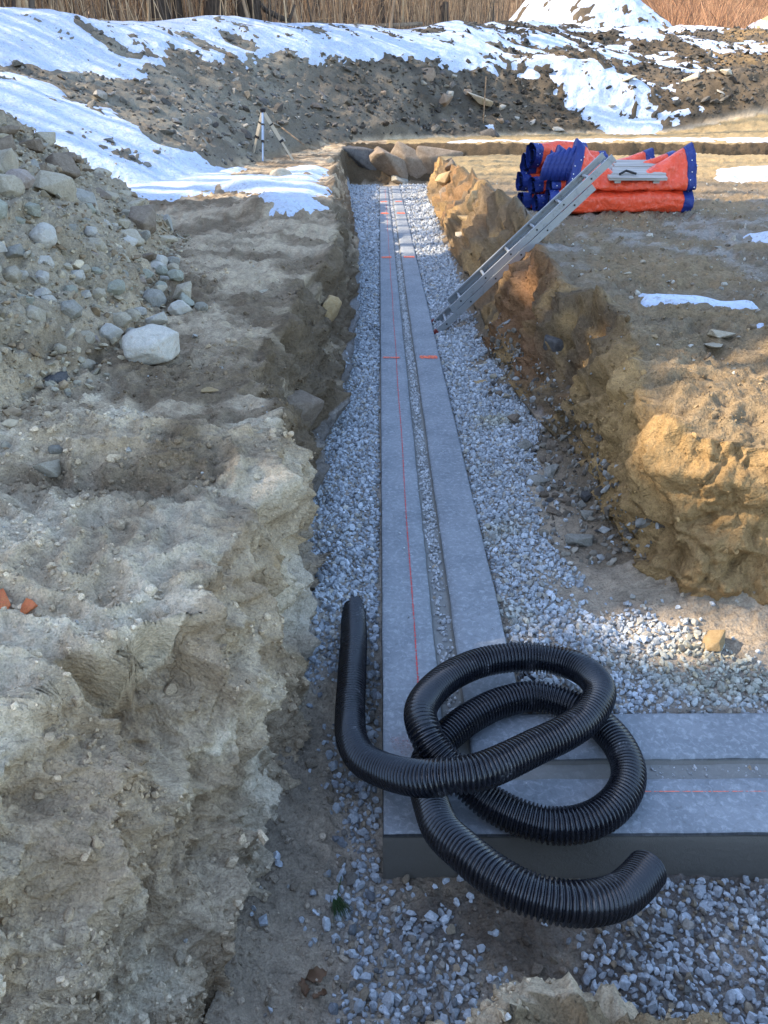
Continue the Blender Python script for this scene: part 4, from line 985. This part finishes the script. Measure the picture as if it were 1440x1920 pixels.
# ------------------------------------------------------------------ insulating blankets, rolled and folded
def blanket_roll(loc, length, ry, rz_, rot, label, seed, side_orange=True, squash=1.0):
    root = empty('rolled_blanket', loc, label, 'blanket', 'rolled orange concrete blankets', rot)
    r = np.random.default_rng(seed)
    def shell(name, x0, x1, k, m, n=36, nx_=40, open_=True, parent=root, wr=.012, off=0.0):
        V = []; F = []
        for i in range(nx_):
            x = x0 + (x1 - x0) * i / (nx_ - 1)
            for j in range(n):
                a = 2 * math.pi * j / n
                V.append((x, math.cos(a), math.sin(a)))
        V = np.array(V); a = np.arctan2(V[:, 2], V[:, 1])
        d = 1 + (fbm(V[:, 0] * 1.6, V[:, 1], V[:, 2], .9, 3, seed) * .24 + .10 * np.abs(perlin(V[:, 0] * 5 + V[:, 1] * 3, V[:, 1] * 2, V[:, 2] * 2 + V[:, 0] * 2, seed + 3)))
        sq = 1 / (np.abs(V[:, 1]) ** 2.4 + np.abs(V[:, 2]) ** 2.4) ** (1 / 2.4)
        V[:, 1] *= ry * k * d * sq; V[:, 2] *= rz_ * k * d * sq
        V[:, 2] += off
        F = [(i * n + j, i * n + (j + 1) % n, (i + 1) * n + (j + 1) % n, (i + 1) * n + j) for i in range(nx_ - 1) for j in range(n)]
        if not open_: F += [tuple(range(n))[::-1], tuple((nx_ - 1) * n + j for j in range(n))]
        return raw_obj(name, V, F, m, parent, True)
    L_ = length; hem = .11
    shell('orange_cover', hem, L_ - hem, 1.0, M_orange, nx_=60)
    for x0, x1 in ((0.0, hem + .004), (L_ - hem - .004, L_)):
        h = shell('blue_hem', x0, x1, 1.03, M_blue, nx_=8)
        e = MB()
        for j in range(7):
            a = j * .9 + .3; xx = (x0 + x1) / 2; c = Vector((xx, math.cos(a) * ry * 1.06, math.sin(a) * rz_ * 1.06)); nd = Vector((0, math.cos(a), math.sin(a)))
            sqf = 1 / (abs(math.cos(a)) ** 2.4 + abs(math.sin(a)) ** 2.4) ** (1 / 2.4); c.y *= sqf; c.z *= sqf
            e.tube([c - nd * .003, c + nd * .003], .006, 8)
        e.build('eyelet', M_brass, h)
    for k_, mm, dx in ((.84, M_blue, .012), (.68, M_navy, .02), (.52, M_blue, .008), (.36, M_navy, .02)):
        shell('roll_layer', dx, L_ - dx, k_, mm, nx_=6, n=28)
    m = MB(); V = []
    shell('filling', .05, L_ - .05, .30, M_navy, nx_=4, n=16, open_=False)
    return root
ZB = surf(2.6, 9.8) 
ZB = max(ZB, .66)
blanket_roll((2.00, 9.70, ZB + .125), 1.70, .16, .128, R(1), 'long flattened orange roll at the near bottom of the blanket stack, full side in view', 501)
blanket_roll((1.90, 9.92, ZB + .085), 1.8, .10, .088, R(13), 'bottom blanket roll with a round open blue end, left of the ladder', 505)
blanket_roll((1.75, 10.12, ZB + .09), 1.8, .095, .088, R(17), 'bottom blanket roll at the far left, only its dark blue end showing', 509)
blanket_roll((2.02, 9.76, ZB + .29), 1.3, .10, .075, R(9), 'second layer blanket roll with dark blue end and orange side beside the ladder', 513)
blanket_roll((1.86, 10.02, ZB + .27), 1.7, .10, .088, R(15), 'second layer blanket roll in the middle of the left ends', 517)
blanket_roll((1.74, 10.22, ZB + .30), 1.7, .095, .10, R(19), 'second layer blanket roll furthest left', 521)
blanket_roll((1.80, 10.28, ZB + .49), 1.2, .095, .115, R(24), 'small blanket roll standing at the upper left behind the blue pleats', 525)
blanket_roll((1.84, 10.14, ZB + .60), .8, .095, .13, R(28), 'topmost blanket roll at the back left of the stack', 527)

def folded_blanket(loc, length, hl, hr, hm, depth, label, seed, rot=0, lean=.0, pleat=0, lx=.10):
    """a blanket folded lengthwise, pressed flat in the middle, fanning up at both ends"""
    root = empty('folded_blanket', loc, label, 'blanket', 'folded orange concrete blankets', rot)
    def h(u): return hm + (hl - hm) * max(0, 1 - u / .42) ** 1.25 + (hr - hm) * max(0, (u - .50) / .5) ** 1.1
    nx_, n = 70, 40
    def part(name, u0, u1, m, k, nx_=50, xs=0):
        V = []
        for i in range(nx_):
            u = u0 + (u1 - u0) * i / (nx_ - 1); H = h(u)
            for j in range(n):
                a = 2 * math.pi * j / n; cy, cz = math.cos(a), math.sin(a)
                sq = 1 / (abs(cy) ** 4 + abs(cz) ** 4) ** .25
                flare = H / hm
                yy = cy * sq * depth * .5 * (1 - .45 * (cz * .5 + .5) * min(1, (flare - 1))) * k
                zz = (cz * sq * .5 + .5) * H * (1 if k == 1 else k)
                xsk = (lx * (cz * .5 + .5) * (1 - u) * 1.2 - .06 * (cz * .5 + .5) * u) 
                V.append((u * length + xsk, yy - lean * zz, zz))
        V = np.array(V); w = .034 * fbm(V[:, 0] * 1.5, V[:, 1], V[:, 2] * 1.0, .22, 3, seed) + .034 * np.abs(perlin(V[:, 0] * 4 - V[:, 2] * 6, V[:, 1], V[:, 2] * 5 + V[:, 0] * 2, seed + 5))
        V[:, 1] -= w * (1 + 0 * w); V[:, 2] += .5 * w
        F = [(i * n + j, i * n + (j + 1) % n, (i + 1) * n + (j + 1) % n, (i + 1) * n + j) for i in range(nx_ - 1) for j in range(n)]
        F += [tuple(range(n))[::-1], tuple((nx_ - 1) * n + j for j in range(n))]
        return raw_obj(name, V, F, m, root, True), V
    hu = .085 / length * 1.2
    part('orange_cover', hu, 1 - hu, M_orange, 1, 70)
    for a_, b_ in ((0, hu + .002), (1 - hu - .002, 1)):
        hm_, V = part('blue_hem', a_, b_, M_blue, 1.012, 5)
        e = MB(); uu = (a_ + b_) / 2; H = h(uu)
        for j in range(6):
            zz = H * (.12 + .15 * j); k_ = int(np.argmin((V[:, 2] - zz) ** 2 + (V[:, 1] - V[:, 1].min()) ** 2 * .5 + (V[:, 0] - V[:, 0].mean()) ** 2 * .05))
            c = Vector(V[k_]) ; e.tube([c + Vector((0, -.006, 0)), c + Vector((0, .004, 0))], .0065, 8)
        e.build('eyelet', M_brass, hm_)
    return root
folded_blanket((2.18, 9.66, ZB + .25), 1.52, .54, .50, .13, .30, 'front folded orange blanket fanning up at both ends under the boards', 531, 0, -.25)
folded_blanket((2.02, 9.92, ZB + .30), 1.56, .42, .36, .12, .26, 'second folded orange blanket with pleated blue hem, behind the front one', 535, R(1), -.15)
folded_blanket((1.98, 10.20, ZB + .36), 1.42, .30, .30, .12, .24, 'rear folded orange blanket, its pink end rising between the others', 539, R(2), -.15)
# pleated blue edges of the second blanket
for j in range(6):
    m = MB(); x0 = 1.93 + j * .055; y0 = 9.72 - j * .006
    pts = [(x0, y0, ZB + .36), (x0 + .015, y0 - .012, ZB + .48), (x0 + .06, y0, ZB + .60), (x0 + .12, y0 + .02, ZB + .72 - .02 * abs(j - 4))]
    m.tube(pts, [.04, .045, .045, .022], 10)
    o = m.build('blanket_pleat', M_blue, None, True, loc=(x0, y0, ZB + .4)); tag(o, 'narrow dark blue pleat fanning up at the left of the blanket stack', 'blanket hem', 'blue pleats at the left of the blanket stack')

# boards lying on the blankets
bd = empty('board_platform', (2.98, 9.70, ZB + .455), 'small platform of weathered grey boards weighing down the orange blankets', 'boards', None, R(-3))
bd.rotation_euler.x = R(13)
for k_ in range(5):
    m = MB(); m.box((.0 + .03 * k_, -.22 + .135 * k_, .0 + .004 * (k_ % 2)), (.66 - .03 * k_, .12, .028)); m.build('board', M_board, bd)
for x in (-.22, .22):
    m = MB(); m.box((x, .05, -.035), (.07, .62, .035)); m.build('batten', M_board, bd)
m = MB(); m.tube([(-.20, -.20, .03), (-.12, -.14, .05), (-.02, -.22, .04)], .014, 8); m.build('cross_bar', M_bolt, bd)

# ------------------------------------------------------------------ survey tripod
def tripod():
    bx, by = -2.56, 18.6; zg = surf(bx, by)
    top = Vector((0.03, .05, 1.02))
    root = empty('survey_tripod', (bx, by, zg), 'survey tripod standing on the left bank at the foot of the rubble slope', 'tripod')
    M_tw = mat('tripod_wood', (.48, .42, .33), .6); M_tb = mat('tripod_blue', (.35, .45, .62), .4, metal=.3); M_td = mat('tripod_black', (.015, .015, .02), .5)
    m = MB(); m.tube([top + Vector((0, 0, -.08)), top + Vector((0, 0, -.02)), top + Vector((0, 0, 0))], [.055, .065, .06], 14); m.build('head', M_td, root)
    legs = [(Vector((-.01, -.22, -.02)), M_tb, 1.0), (Vector((-.28, .25, .12)), M_tw, .94), (Vector((.62, .18, -.02)), M_tw, 1.0)]
    for f_, mm, e_ in legs:
        a = top + Vector((0, 0, -.05)); d = f_ - a; L_ = d.length; q = d.to_track_quat('Z', 'X').to_matrix()
        m = MB(); m.box(a + d * .30, (.075, .035, L_ * .60), q); lg = m.build('leg', mm, root)
        m = MB(); m.box(a + d * .80, (.045, .026, L_ * .42), q); m.build('leg_extension', M_tb if mm is M_tb else M_tw, lg)
        m = MB(); m.box(a + d * .60, (.095, .05, .05), q); m.box(a + d * .27, (.09, .05, .03), q); m.build('clamp', M_td, lg)
    return root
tripod()
m = MB(); zz = surf(-2.0, 19.4); m.tube([(-2.28, 19.9, zz + .62), (-1.75, 19.5, zz + .28)], .018, 6); o = m.build('stick', M_bark_pale, loc=(-2, 19.7, zz)); tag(o, 'pale thin stick leaning on the rubble beside the tripod', 'stick')
m = MB(); zz = surf(3.35, 27.4); m.tube([(3.35, 27.4, zz - .1), (3.36, 27.4, zz + 1.3)], .02, 6); o = m.build('stake', M_bark_pale, loc=(3.35, 27.4, zz)); tag(o, 'thin upright stake in the dark far slope', 'stake')

# ------------------------------------------------------------------ small litter near the camera
def needle_tuft(x, y):
    m = MB(); z = surf(x, y) + .012
    for k_ in range(60):
        a = random.gauss(-1.25, .28); b = (random.uniform(-.01, .01), random.uniform(-.01, .01)); L_ = random.uniform(.04, .075)
        p0 = Vector((x + b[0], y + b[1], z)); p1 = p0 + Vector((math.cos(a) * L_, math.sin(a) * L_, random.uniform(-.004, .012)))
        m.tube([p0, p0.lerp(p1, .5) + Vector((0, 0, .004)), p1], [.0009, .0009, .0004], 3)
    m.tube([(x, y, z), (x + .012, y + .07, z + .004)], .0016, 5)
    o = m.build('pine_tuft', M_needle, loc=(x, y, z)); tag(o, 'small green tuft of pine needles on the trench floor', 'pine tuft')
needle_tuft(-.135, 1.45)
M_leaf = mat('dead_leaf', (.16, .09, .05), .8)
def dead_leaf(x, y, s_, rz_, lab):
    n = 9; V = []; z = surf(x, y) + .012
    for i in range(n):
        for j in range(n):
            u, v = i / (n - 1) * 2 - 1, j / (n - 1) * 2 - 1; w = (1 - u * u) ** .6 * (1 + .25 * math.sin(u * 9))
            V.append((u * s_, v * w * s_ * .55, .3 * s_ * (v * v) + .25 * s_ * math.sin(u * 3 + v * 2)))
    F = [(i * n + j, i * n + j + 1, (i + 1) * n + j + 1, (i + 1) * n + j) for i in range(n - 1) for j in range(n - 1)]
    o = raw_obj('dead_leaf', V, F, M_leaf, smooth=True); o.location = (x, y, z + s_ * .2); o.rotation_euler = (.3, .2, rz_); tag(o, lab, 'leaf')
dead_leaf(-.18, 1.215, .032, .5, 'curled brown dead leaf lying among the stones at the bottom of the photo')
dead_leaf(-.21, 1.18, .026, 2.0, 'smaller dead leaf tucked under the curled brown leaf')
dead_leaf(-.165, 1.165, .02, 3.4, 'darkest dead leaf nearest the camera on the trench floor')

# ------------------------------------------------------------------ woodland edge behind the slope
def trunk(mb, x, y, z0, h, r, lean=(0, 0), n=9):
    pts = []; rad = []
    for i in range(9):
        t = i / 8; pts.append((x + lean[0] * h * t + .04 * math.sin(i * 1.7 + x), y + lean[1] * h * t + .04 * math.cos(i * 1.3 + y), z0 - .3 + (h + .3) * t))
        rad.append(r * (1 - .75 * t) + (r * .5 * max(0, 1 - t * 12)))
    mb.tube(pts, rad, n); return pts, rad
def bare_crown(mb, pts, r, n=40, spread=2.6, t0=.3):
    for k_ in range(n):
        t = random.uniform(t0, 1); i = min(int(t * 8), 7); p = Vector(pts[i]).lerp(Vector(pts[i + 1]), t * 8 - i)
        a = random.uniform(0, 6.28); L_ = spread * (1.2 - t) * random.uniform(.5, 1.2)
        e = p + Vector((math.cos(a) * L_, math.sin(a) * L_, L_ * random.uniform(.2, .9)))
        md = p.lerp(e, .5) + Vector((0, 0, -.08 * L_)); rr = max(r * .25 * (1.1 - t), .012)
        mb.tube([p, md, e], [rr, rr * .7, rr * .3], 4, False)
        for q in range(3):
            s_ = md.lerp(e, random.random()); a2 = a + random.uniform(-1, 1); l2 = L_ * .4
            mb.tube([s_, s_ + Vector((math.cos(a2) * l2, math.sin(a2) * l2, l2 * random.uniform(.1, .8)))], [rr * .4, .006], 3, False)
def tree_at(x, y, h, r, label, group=None, ncrown=40, lean=(0, 0), m=None, t0=.3, spread=2.6):
    z0 = surf(x, y); root = empty('bare_tree', (x, y, z0), label, 'tree', group)
    a = MB(); pts, rad = trunk(a, 0, 0, 0, h, r, lean); a.build('trunk', m or M_bark, root, True)
    b = MB(); bare_crown(b, pts, r, ncrown, spread, t0); b.build('crown', m or M_bark, root)
    return root
VIS = [(-9.3,27,.16,'leftmost thin dark trunk at the snowy crest'),(-8.1,27,.10,'slender dark trunk second from the left at the crest'),(-6.6,27.2,.26,'thick dark trunk with a flared base at the left crest'),
 (-6.25,28.0,.15,'thinner trunk close behind the thick dark trunk'),(-5.15,28,.24,'dark leaning trunk right of the thick trunk'),(-4.4,28.9,.17,'straight dark trunk left of the fallen branch'),(-4.05,29.2,.20,'dark trunk directly beside the fallen branch'),
 (.05,33.5,.13,'dark slim trunk in the middle of the crest above the trench'),(-2.3,34,.11,'grey brown sapling right of the fallen branch'),(5.1,41,.12,'greenish grey trunk left of the snowy heap'),(3.6,39,.10,'thin trunk behind the stump'),(-1.4,37,.09,'thin pale trunk behind the log on the crest')]
for x, y, r, lab in VIS: tree_at(x, y, random.uniform(11, 15), r, lab, None, 30, (random.uniform(-.03, .03), 0))
st = empty('tree_stump', (2.45, 35.2, surf(2.45, 35.2)), 'dark upright stump at the crest beyond the trench', 'stump')
a = MB(); a.tube([(0, 0, -.2), (0, 0, .15), (.03, 0, .6), (.05, 0, 1.0)], [.42, .30, .24, .20], 10); a.build('trunk', M_bark, st, True)
a = MB()
for k_ in range(8):
    an = k_ * .8; a.tube([(0, 0, .15), (math.cos(an) * .5, math.sin(an) * .3, -.05)], [.10, .03], 5)
a.build('root', M_bark, st, True)
def curved_log(pts, r, name, lab, cat, mm=M_bark):
    m = MB(); zz = [surf(p[0], p[1]) + p[2] for p in pts]; P = [(p[0], p[1], z) for p, z in zip(pts, zz)]; m.tube(P, r, 8); o = m.build(name, mm, None, True, loc=P[0]); tag(o, lab, cat)
curved_log([(-4.0,29.3,.9),(-3.7,29.3,.45),(-3.2,29.2,.18),(-2.9,29.2,.15),(-2.7,29.2,.55)], [.05,.07,.09,.07,.03], 'fallen_branch', 'dark crooked fallen branch on the snow at the crest', 'branch')
curved_log([(-2.4,31.3,.12),(-.6,32.2,.14),(1.6,33.2,.13)], [.06,.07,.06], 'fallen_log', 'long thin fallen log lying along the crest above the trench', 'log', M_bark_pale)
curved_log([(-8.0,24.1,.0),(-7.9,24.1,.22),(-7.6,24.05,.42)], [.012,.009,.004], 'twig', 'thin twig sticking out of the snow on the left slope', 'twig')
curved_log([(-4.0,25.6,.0),(-3.9,25.5,.25),(-3.5,25.4,.40)], [.014,.01,.004], 'twig', 'forked twig in the snow beside a bare patch of the slope', 'twig')

def thicket(n):
    """thin standing stems as one mesh"""
    segs = 4; V = []; C = []; F = []
    xs = RNG.uniform(-26, 34, n); dd = RNG.uniform(1.2, 26, n) ** 1.0
    crx = np.interp(xs, [c[0] for c in CREST], [c[1] for c in CREST])
    ys = crx + dd
    right = xs > 11.5
    ok = ~((np.abs(xs - 10.3) < 5) & (ys < 51)) & ~((xs > 19) & (ys < 55))
    xs, ys = xs[ok], ys[ok]; n = len(xs); right = right[ok]
    z = fields(xs, ys)[0]
    h = RNG.uniform(2.0, 6.5, n) * np.where(right, .7, 1); r = RNG.uniform(.006, .018, n) * np.where(RNG.random(n) < .03, 5.0, 1)
    lean = RNG.normal(0, .17, (n, 2)) * np.where(right, 2.4, 1)[:, None]; curve = RNG.normal(0, .12, (n, 2)) * np.where(right, 3.2, 1)[:, None]
    base = np.array([[.40, .26, .15], [.27, .18, .11], [.50, .35, .21], [.12, .09, .07]])[RNG.integers(0, 4, n)] * RNG.uniform(.75, 1.2, (n, 1))
    base[right] = base[right] * np.array([1.25, .98, .85])
    P = []
    for s_ in range(segs):
        t = s_ / (segs - 1); cx = xs + lean[:, 0] * h * t + curve[:, 0] * h * t * t; cy = ys + lean[:, 1] * h * t; cz = z - .1 + h * t
        rr = r * (1 - .8 * t)
        for k_ in range(3):
            a = k_ * 2.094; P.append(np.stack([cx + rr * math.cos(a), cy + rr * math.sin(a), cz], 1))
    P = np.stack(P, 1); m = segs * 3
    f = np.array([(s_ * 3 + k_, s_ * 3 + (k_ + 1) % 3, (s_ + 1) * 3 + (k_ + 1) % 3, (s_ + 1) * 3 + k_) for s_ in range(segs - 1) for k_ in range(3)])
    F = (np.arange(n)[:, None, None] * m + f[None]).reshape(-1, 4)
    return P.reshape(-1, 3), F, np.repeat(base, m, 0)
tv, tf, tc = thicket(26000)
o = raw_obj('thicket', tv, tf, M_twig, attrs={'col': ('FLOAT_COLOR', rgba(tc))}); tag(o, 'dense thicket of bare tan saplings behind the snowy crest', 'thicket', kind='stuff')
n = 9000
xs = RNG.uniform(-24, 34, n); crx = np.interp(xs, [c[0] for c in CREST], [c[1] for c in CREST]); ys = crx + RNG.uniform(1.0, 22, n)
ok = ~((np.abs(xs - 10.3) < 5) & (ys < 51)) & ~((xs > 19) & (ys < 55)); xs, ys = xs[ok], ys[ok]; n = len(xs)
zs = fields(xs, ys)[0]; hh = RNG.uniform(0, 2.6, n); a = RNG.uniform(0, 6.28, n); L_ = RNG.uniform(.3, 1.4, n); r = .007
A = np.stack([xs, ys, zs + hh], 1); B = A + np.stack([np.cos(a) * L_, np.sin(a) * L_ * .4, RNG.uniform(-.2, .9, n) * L_], 1)
V = np.stack([A + [0, 0, r], A - [0, 0, r], B - [0, 0, r * .5], B + [0, 0, r * .5], A + [0, r, 0], B + [0, r, 0]], 1).reshape(-1, 3)
f = np.array([(0, 1, 2, 3), (1, 4, 5, 2), (4, 0, 3, 5)]); F = (np.arange(n)[:, None, None] * 6 + f[None]).reshape(-1, 4)
cb = np.repeat(np.array([[.38, .25, .14], [.26, .17, .10]])[RNG.integers(0, 2, n)], 6, 0)
o = raw_obj('brush', V, F, M_twig, attrs={'col': ('FLOAT_COLOR', rgba(cb))}); tag(o, 'tangle of fine bare twigs filling the woodland edge', 'brush', kind='stuff')

# ------------------------------------------------------------------ wood on the left that shades the trench
TANE = math.tan(R(SUN_EL))
LIT = [(3.02, 2.05, .22, .22), (2.93, 1.62, .16, .22), (3.4, 1.95, .22, .14), (3.25, 2.45, .25, .25), (2.42, 1.05, .19, .28), (2.55, .85, .10, .12), (4.75, 1.45, .20, .22), (2.5, .385, .035, .05),
       (7.4, 1.45, .5, .25), (6.4, 1.6, .25, .2), (3.9, 2.25, .18, .3), (4.3,3.2,.2,.5)]
def lit(y, w):
    m = np.zeros(len(y), bool)
    for cy, cw, ry, rw in LIT: m |= ((y - cy) / (ry + .20)) ** 2 + ((w - cw) / (rw + .20)) ** 2 < 1
    return m
def needle_crown(x, y, z0, zb, zt, rad, n, seed):
    r = np.random.default_rng(seed); t = r.random(n); z = zb + (zt - zb) * t
    rr = rad * (1 - .55 * t) * np.sqrt(r.random(n)); a = r.uniform(0, 6.283, n)
    cx, cy = x + rr * np.cos(a), y + rr * np.sin(a)
    keep = ~lit(cy, z + cx * TANE)  # needles cleared along sun rays, shaping the crown to light chosen spots
    cx, cy, z = cx[keep], cy[keep], z[keep]; n = len(cx); s_ = r.uniform(.14, .30, n)
    u = r.normal(size=(n, 3)); u /= np.linalg.norm(u, axis=1)[:, None]; v = np.cross(u, r.normal(size=(n, 3))); v /= np.linalg.norm(v, axis=1)[:, None]
    c_ = np.stack([cx, cy, z], 1); u = u * s_[:, None]; v = v * s_[:, None] * .6
    V = np.stack([c_ - u - v, c_ + u - v, c_ + u + v, c_ - u + v], 1).reshape(-1, 3)
    return V, np.arange(n * 4).reshape(-1, 4)
PINES = [(-13,-1.5),(-14.5,.5),(-12.6,2.2),(-14.2,3.8),(-12.8,5.2),(-14.6,6.6),(-13.2,8.0),(-16,9.4),(-17,2),(-17,5)]
for i, (x, y) in enumerate(PINES):
    z0 = surf(x, y); root = empty('pine_tree', (x, y, z0), 'dense pine left of the site, shading the near end of the trench', 'tree', 'pines left of the site')
    a = MB(); trunk(a, 0, 0, 0, 21, .22); a.build('trunk', M_bark, root, True)
    zt = 23; V, F = needle_crown(x, y, z0, 7.0, zt, 2.3, 4600, 600 + i)
    raw_obj('crown', V - np.array([[x, y, z0]]), F, M_needle, root)
random.seed(21)
for i in range(44):
    y = 9.5 + i * .82 + random.uniform(-.4, .4); x = -random.uniform(15.5, 30) - max(0, (y - 24) * .55)
    tree_at(x, y, random.uniform(17, 24), random.uniform(.12, .26), '%s bare tree in the wood left of the site' % ('tall' if i % 2 else 'slender'), 'bare trees left of the site', 46, (random.uniform(-.02, .02), random.uniform(-.02, .02)), spread=3.2)
